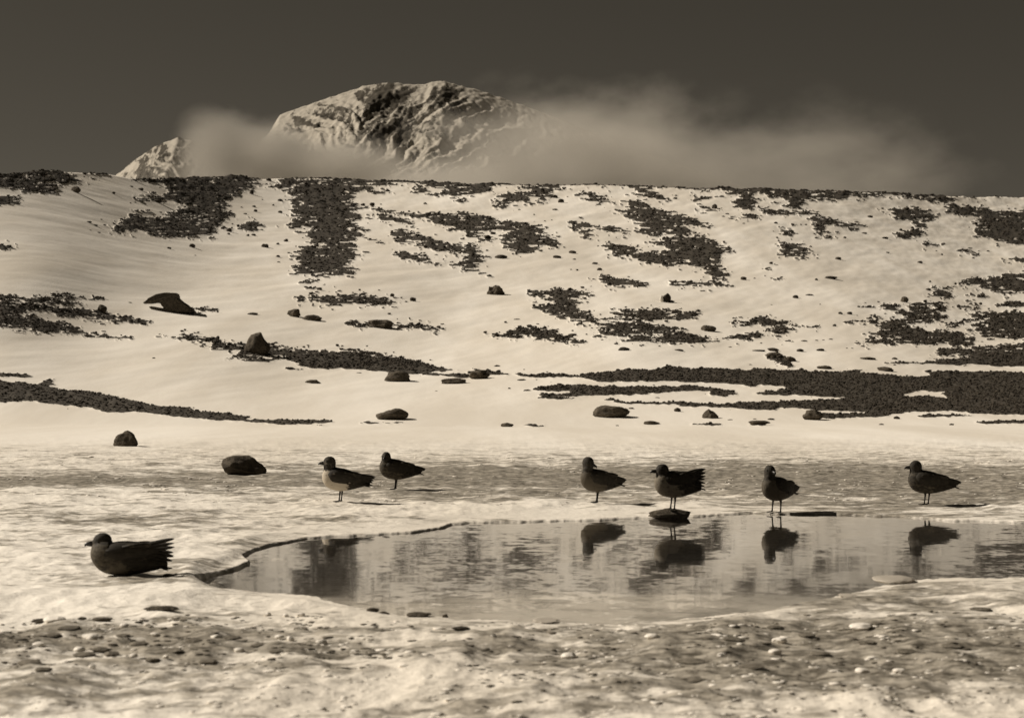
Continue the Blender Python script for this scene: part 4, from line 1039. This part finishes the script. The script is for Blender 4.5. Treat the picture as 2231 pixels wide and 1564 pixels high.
    flank = sstep(.20, .165, z) * sstep(-.12, -.04, x) * sstep(.095, .11, z)
    nape = sstep(.30, .34, z) * .35
    pl = np.clip((np.maximum(pale, flank) + nape) * pale_amt, 0, 1)
    legm = (sstep(.100, .088, z) if not sit else np.zeros(n))
    ca = me.color_attributes.new('plumage', 'FLOAT_COLOR', 'POINT')
    d = np.ones((n, 4), np.float32); d[:, 0] = pl; d[:, 1] = legm; d[:, 2] = 0; ca.data.foreach_set('color', d.ravel())
    me.materials.clear(); me.materials.append(mat)
    me.polygons.foreach_set('use_smooth', [True] * len(me.polygons))
    me.name = 'body'
    b = bpy.data.objects.new('body', me); COL.objects.link(b); b.parent = root
    # bill with hooked tip
    up = tube([((.058, 0, -.006), .0135), ((.076, 0, -.008), .0125), ((.093, 0, -.011), .0115), ((.105, 0, -.017), .0085), ((.109, 0, -.028), .0035)], 10)
    lo = tube([((.056, 0, -.019), .0095), ((.080, 0, -.020), .0080), ((.099, 0, -.021), .0035)], 8)
    bv, bf = merge([up, lo])
    mesh_obj('bill', [HM @ v for v in bv], bf, M_BILL, root)
    for s in (-1, 1):
        bm = bmesh.new(); bmesh.ops.create_uvsphere(bm, u_segments=10, v_segments=8, radius=.0062)
        e = bpy.data.meshes.new('eye'); bm.to_mesh(e); bm.free(); e.materials.append(M_EYE)
        for p_ in e.polygons: p_.use_smooth = True
        eo = bpy.data.objects.new('eye', e); COL.objects.link(eo); eo.parent = root
        eo.location = HM @ Vector((.028, s * .0425, .007))
    # folded wings: coverts shell plus flight feathers
    for s in (-1, 1):
        WM = Matrix.Translation((.09, 0, .27 + dz)) @ Matrix.Rotation(R(wing_up), 4, 'Y') @ Matrix.Translation((-.09, 0, -.27))
        wp = []
        wk = [(.120, .292, .235, .070, .010), (.09, .318, .190, .088, .016), (.03, .330, .172, .097, .018), (-.04, .320, .166, .094, .017), (-.11, .296, .166, .080, .014), (-.18, .266, .172, .058, .010), (-.24, .240, .182, .037, .006)]
        rg = []
        for X_, zt, zb, yw, th in spline(wk, 16):
            zc, hz = (zt + zb) / 2, (zt - zb) / 2
            ring = []
            for q in [2 * math.pi * i / 14 for i in range(14)]:
                v = math.sin(q)
                yy = (yw - .010) * math.sqrt(max(0, 1 - (.62 * v + (.28 if v > 0 else .0) * v) ** 2)) + th * math.cos(q) * .7 + .006
                ring.append(Vector((X_, s * yy, zc + hz * v)))
            if s < 0: ring = ring[::-1]
            rg.append(ring)
        wp.append(ring_loft(rg))
        # three rows of overlapping feathers
        for k in range(9):                                   # coverts
            f = k / 8; x0 = .07 - .16 * f
            wp.append(blade((x0, s * (.098 - .03 * f * f), .285 - .02 * f - .02 * (k % 3)), (x0 - .085, s * (.092 - .04 * f), .235 - .035 * f - .022 * (k % 3)), .036, (0, s, .15), .004))
        for k in range(7):                                   # secondaries / tertials
            f = k / 6
            wp.append(blade((-.03 - .03 * f, s * .088, .285 - .10 * f), (-.185 - .02 * (1 - f) + .03 * f, s * (.058), .262 - .085 * f + .004 * rr.uniform(-1, 1)), .040, (.1, s, .2), .004))
        for k in range(6):                                   # primaries, the tips cross over the tail
            f = k / 5
            tip = (-.335 + .045 * f + rr.uniform(-.006, .006), s * (.014 + .010 * f), .205 + (.010 + .050 * spread) - (.030 + .125 * spread) * f + rr.uniform(-.004, .004))
            wp.append(blade((-.12, s * (.070), .262 - .055 * f), tip, .026 + .006 * (1 - f), (.05, s, .35), .0035))
        wv, wf = merge(wp)
        w = mesh_obj('wing', [SQ(WM @ v) for v in wv], wf, mat, root, smooth=True)
        ca = w.data.color_attributes.new('plumage', 'FLOAT_COLOR', 'POINT')
        nv = len(w.data.vertices); dc = np.tile(np.array([0, .12, 0, 1], np.float32), (nv, 1)); sh = 16 * 14
        bl = (np.arange(nv - sh) // 24); rv = np.random.default_rng(seed + 3).uniform(0, 1, bl.max() + 1)
        dc[sh:, 0] = .05 + .30 * rv[bl] * (bl < 16); dc[sh:, 1] = np.where(bl >= 16, .45, .35 * rv[::-1][bl])
        ca.data.foreach_set('color', dc.ravel())
    # tail fan
    tp = []
    for k in range(9):
        f = (k - 4) / 4
        tp.append(blade((-.20, f * .016, .185 + dz + back), (-.315 + .018 * abs(f), f * (.042 + .03 * spread), .150 + dz + back * 1.2 + .012 * abs(f) - .02 * spread * f * f), .026, (0, f * .3, 1), .004))
    tv, tf = merge(tp)
    t = mesh_obj('tail', [SQ(v) for v in tv], tf, mat, root)
    ca = t.data.color_attributes.new('plumage', 'FLOAT_COLOR', 'POINT')
    ca.data.foreach_set('color', np.tile(np.array([0, .3, 0, 1], np.float32), len(t.data.vertices)))
    return root

PL_DARK = ((.024, .0205, .0155), (.046, .039, .029))
def on_ice(px, py, dz=0.0):
    v = P(px, py); v.z += dz; return v
M_B1 = mat_plumage('plumage_pied', *PL_DARK, (.46, .41, .33))
M_B2 = mat_plumage('plumage_dark', *PL_DARK, (.10, .085, .062))
M_B3 = mat_plumage('plumage_brown', *PL_DARK, (.085, .072, .053))
M_B4 = mat_plumage('plumage_grey', *PL_DARK, (.19, .165, .128))
skua(on_ice(742, 1105), 184, 'pied skua with white breast and dark hood standing on ice in profile', mat=M_B1, pale_amt=.82, seed=1, spread=.55, back=.004, stance=.022, step=.010)
skua(on_ice(862, 1077), 197, 'dark skua with hunched neck standing just behind the white breasted one', mat=M_B2, pale_amt=.55, neck=-.035, head_turn=62, seed=2, stance=.026, step=.012)
skua(on_ice(1301, 1104), 209, 'brown skua on the ice edge looking back over its shoulder', mat=M_B3, pale_amt=.85, neck=.010, head_turn=115, head_pitch=14, seed=3, stance=.030, step=.014)
rock_top = Vector(((1466 - CX) / F * (F * H / (1128 - HY)), F * H / (1128 - HY), (1128 - 1109) * (F * H / (1128 - HY)) / F - .004))
skua(rock_top, 203, 'grey breasted skua with ruffled raised wings standing on the pool rock', mat=M_B4, pale_amt=.75, neck=-.030, head_turn=-14, wing_up=13, spread=1.0, seed=4, stance=.046, back=.02, fluff=1.06)
skua(on_ice(1692, 1120), 226, 'brown skua facing the viewer with its feet at the water line', mat=M_B3, pale_amt=.8, neck=-.002, head_turn=66, seed=5, stance=.050, fluff=1.05)
skua(on_ice(2019, 1109), 182, 'uniformly dark skua standing by the right end of the pool', mat=M_B2, pale_amt=.45, neck=-.018, seed=6, stance=.034, step=.027)
skua(on_ice(262, 1266, -.006), 183, 'dark skua sitting low on the ice with tail raised', mat=M_B2, pale_amt=.6, neck=-.078, sit=True, seed=7, spread=1.0, wing_up=14, fluff=1.05)
print('TRIS', sum(len(o.data.polygons) for o in bpy.data.objects if o.type == 'MESH'))
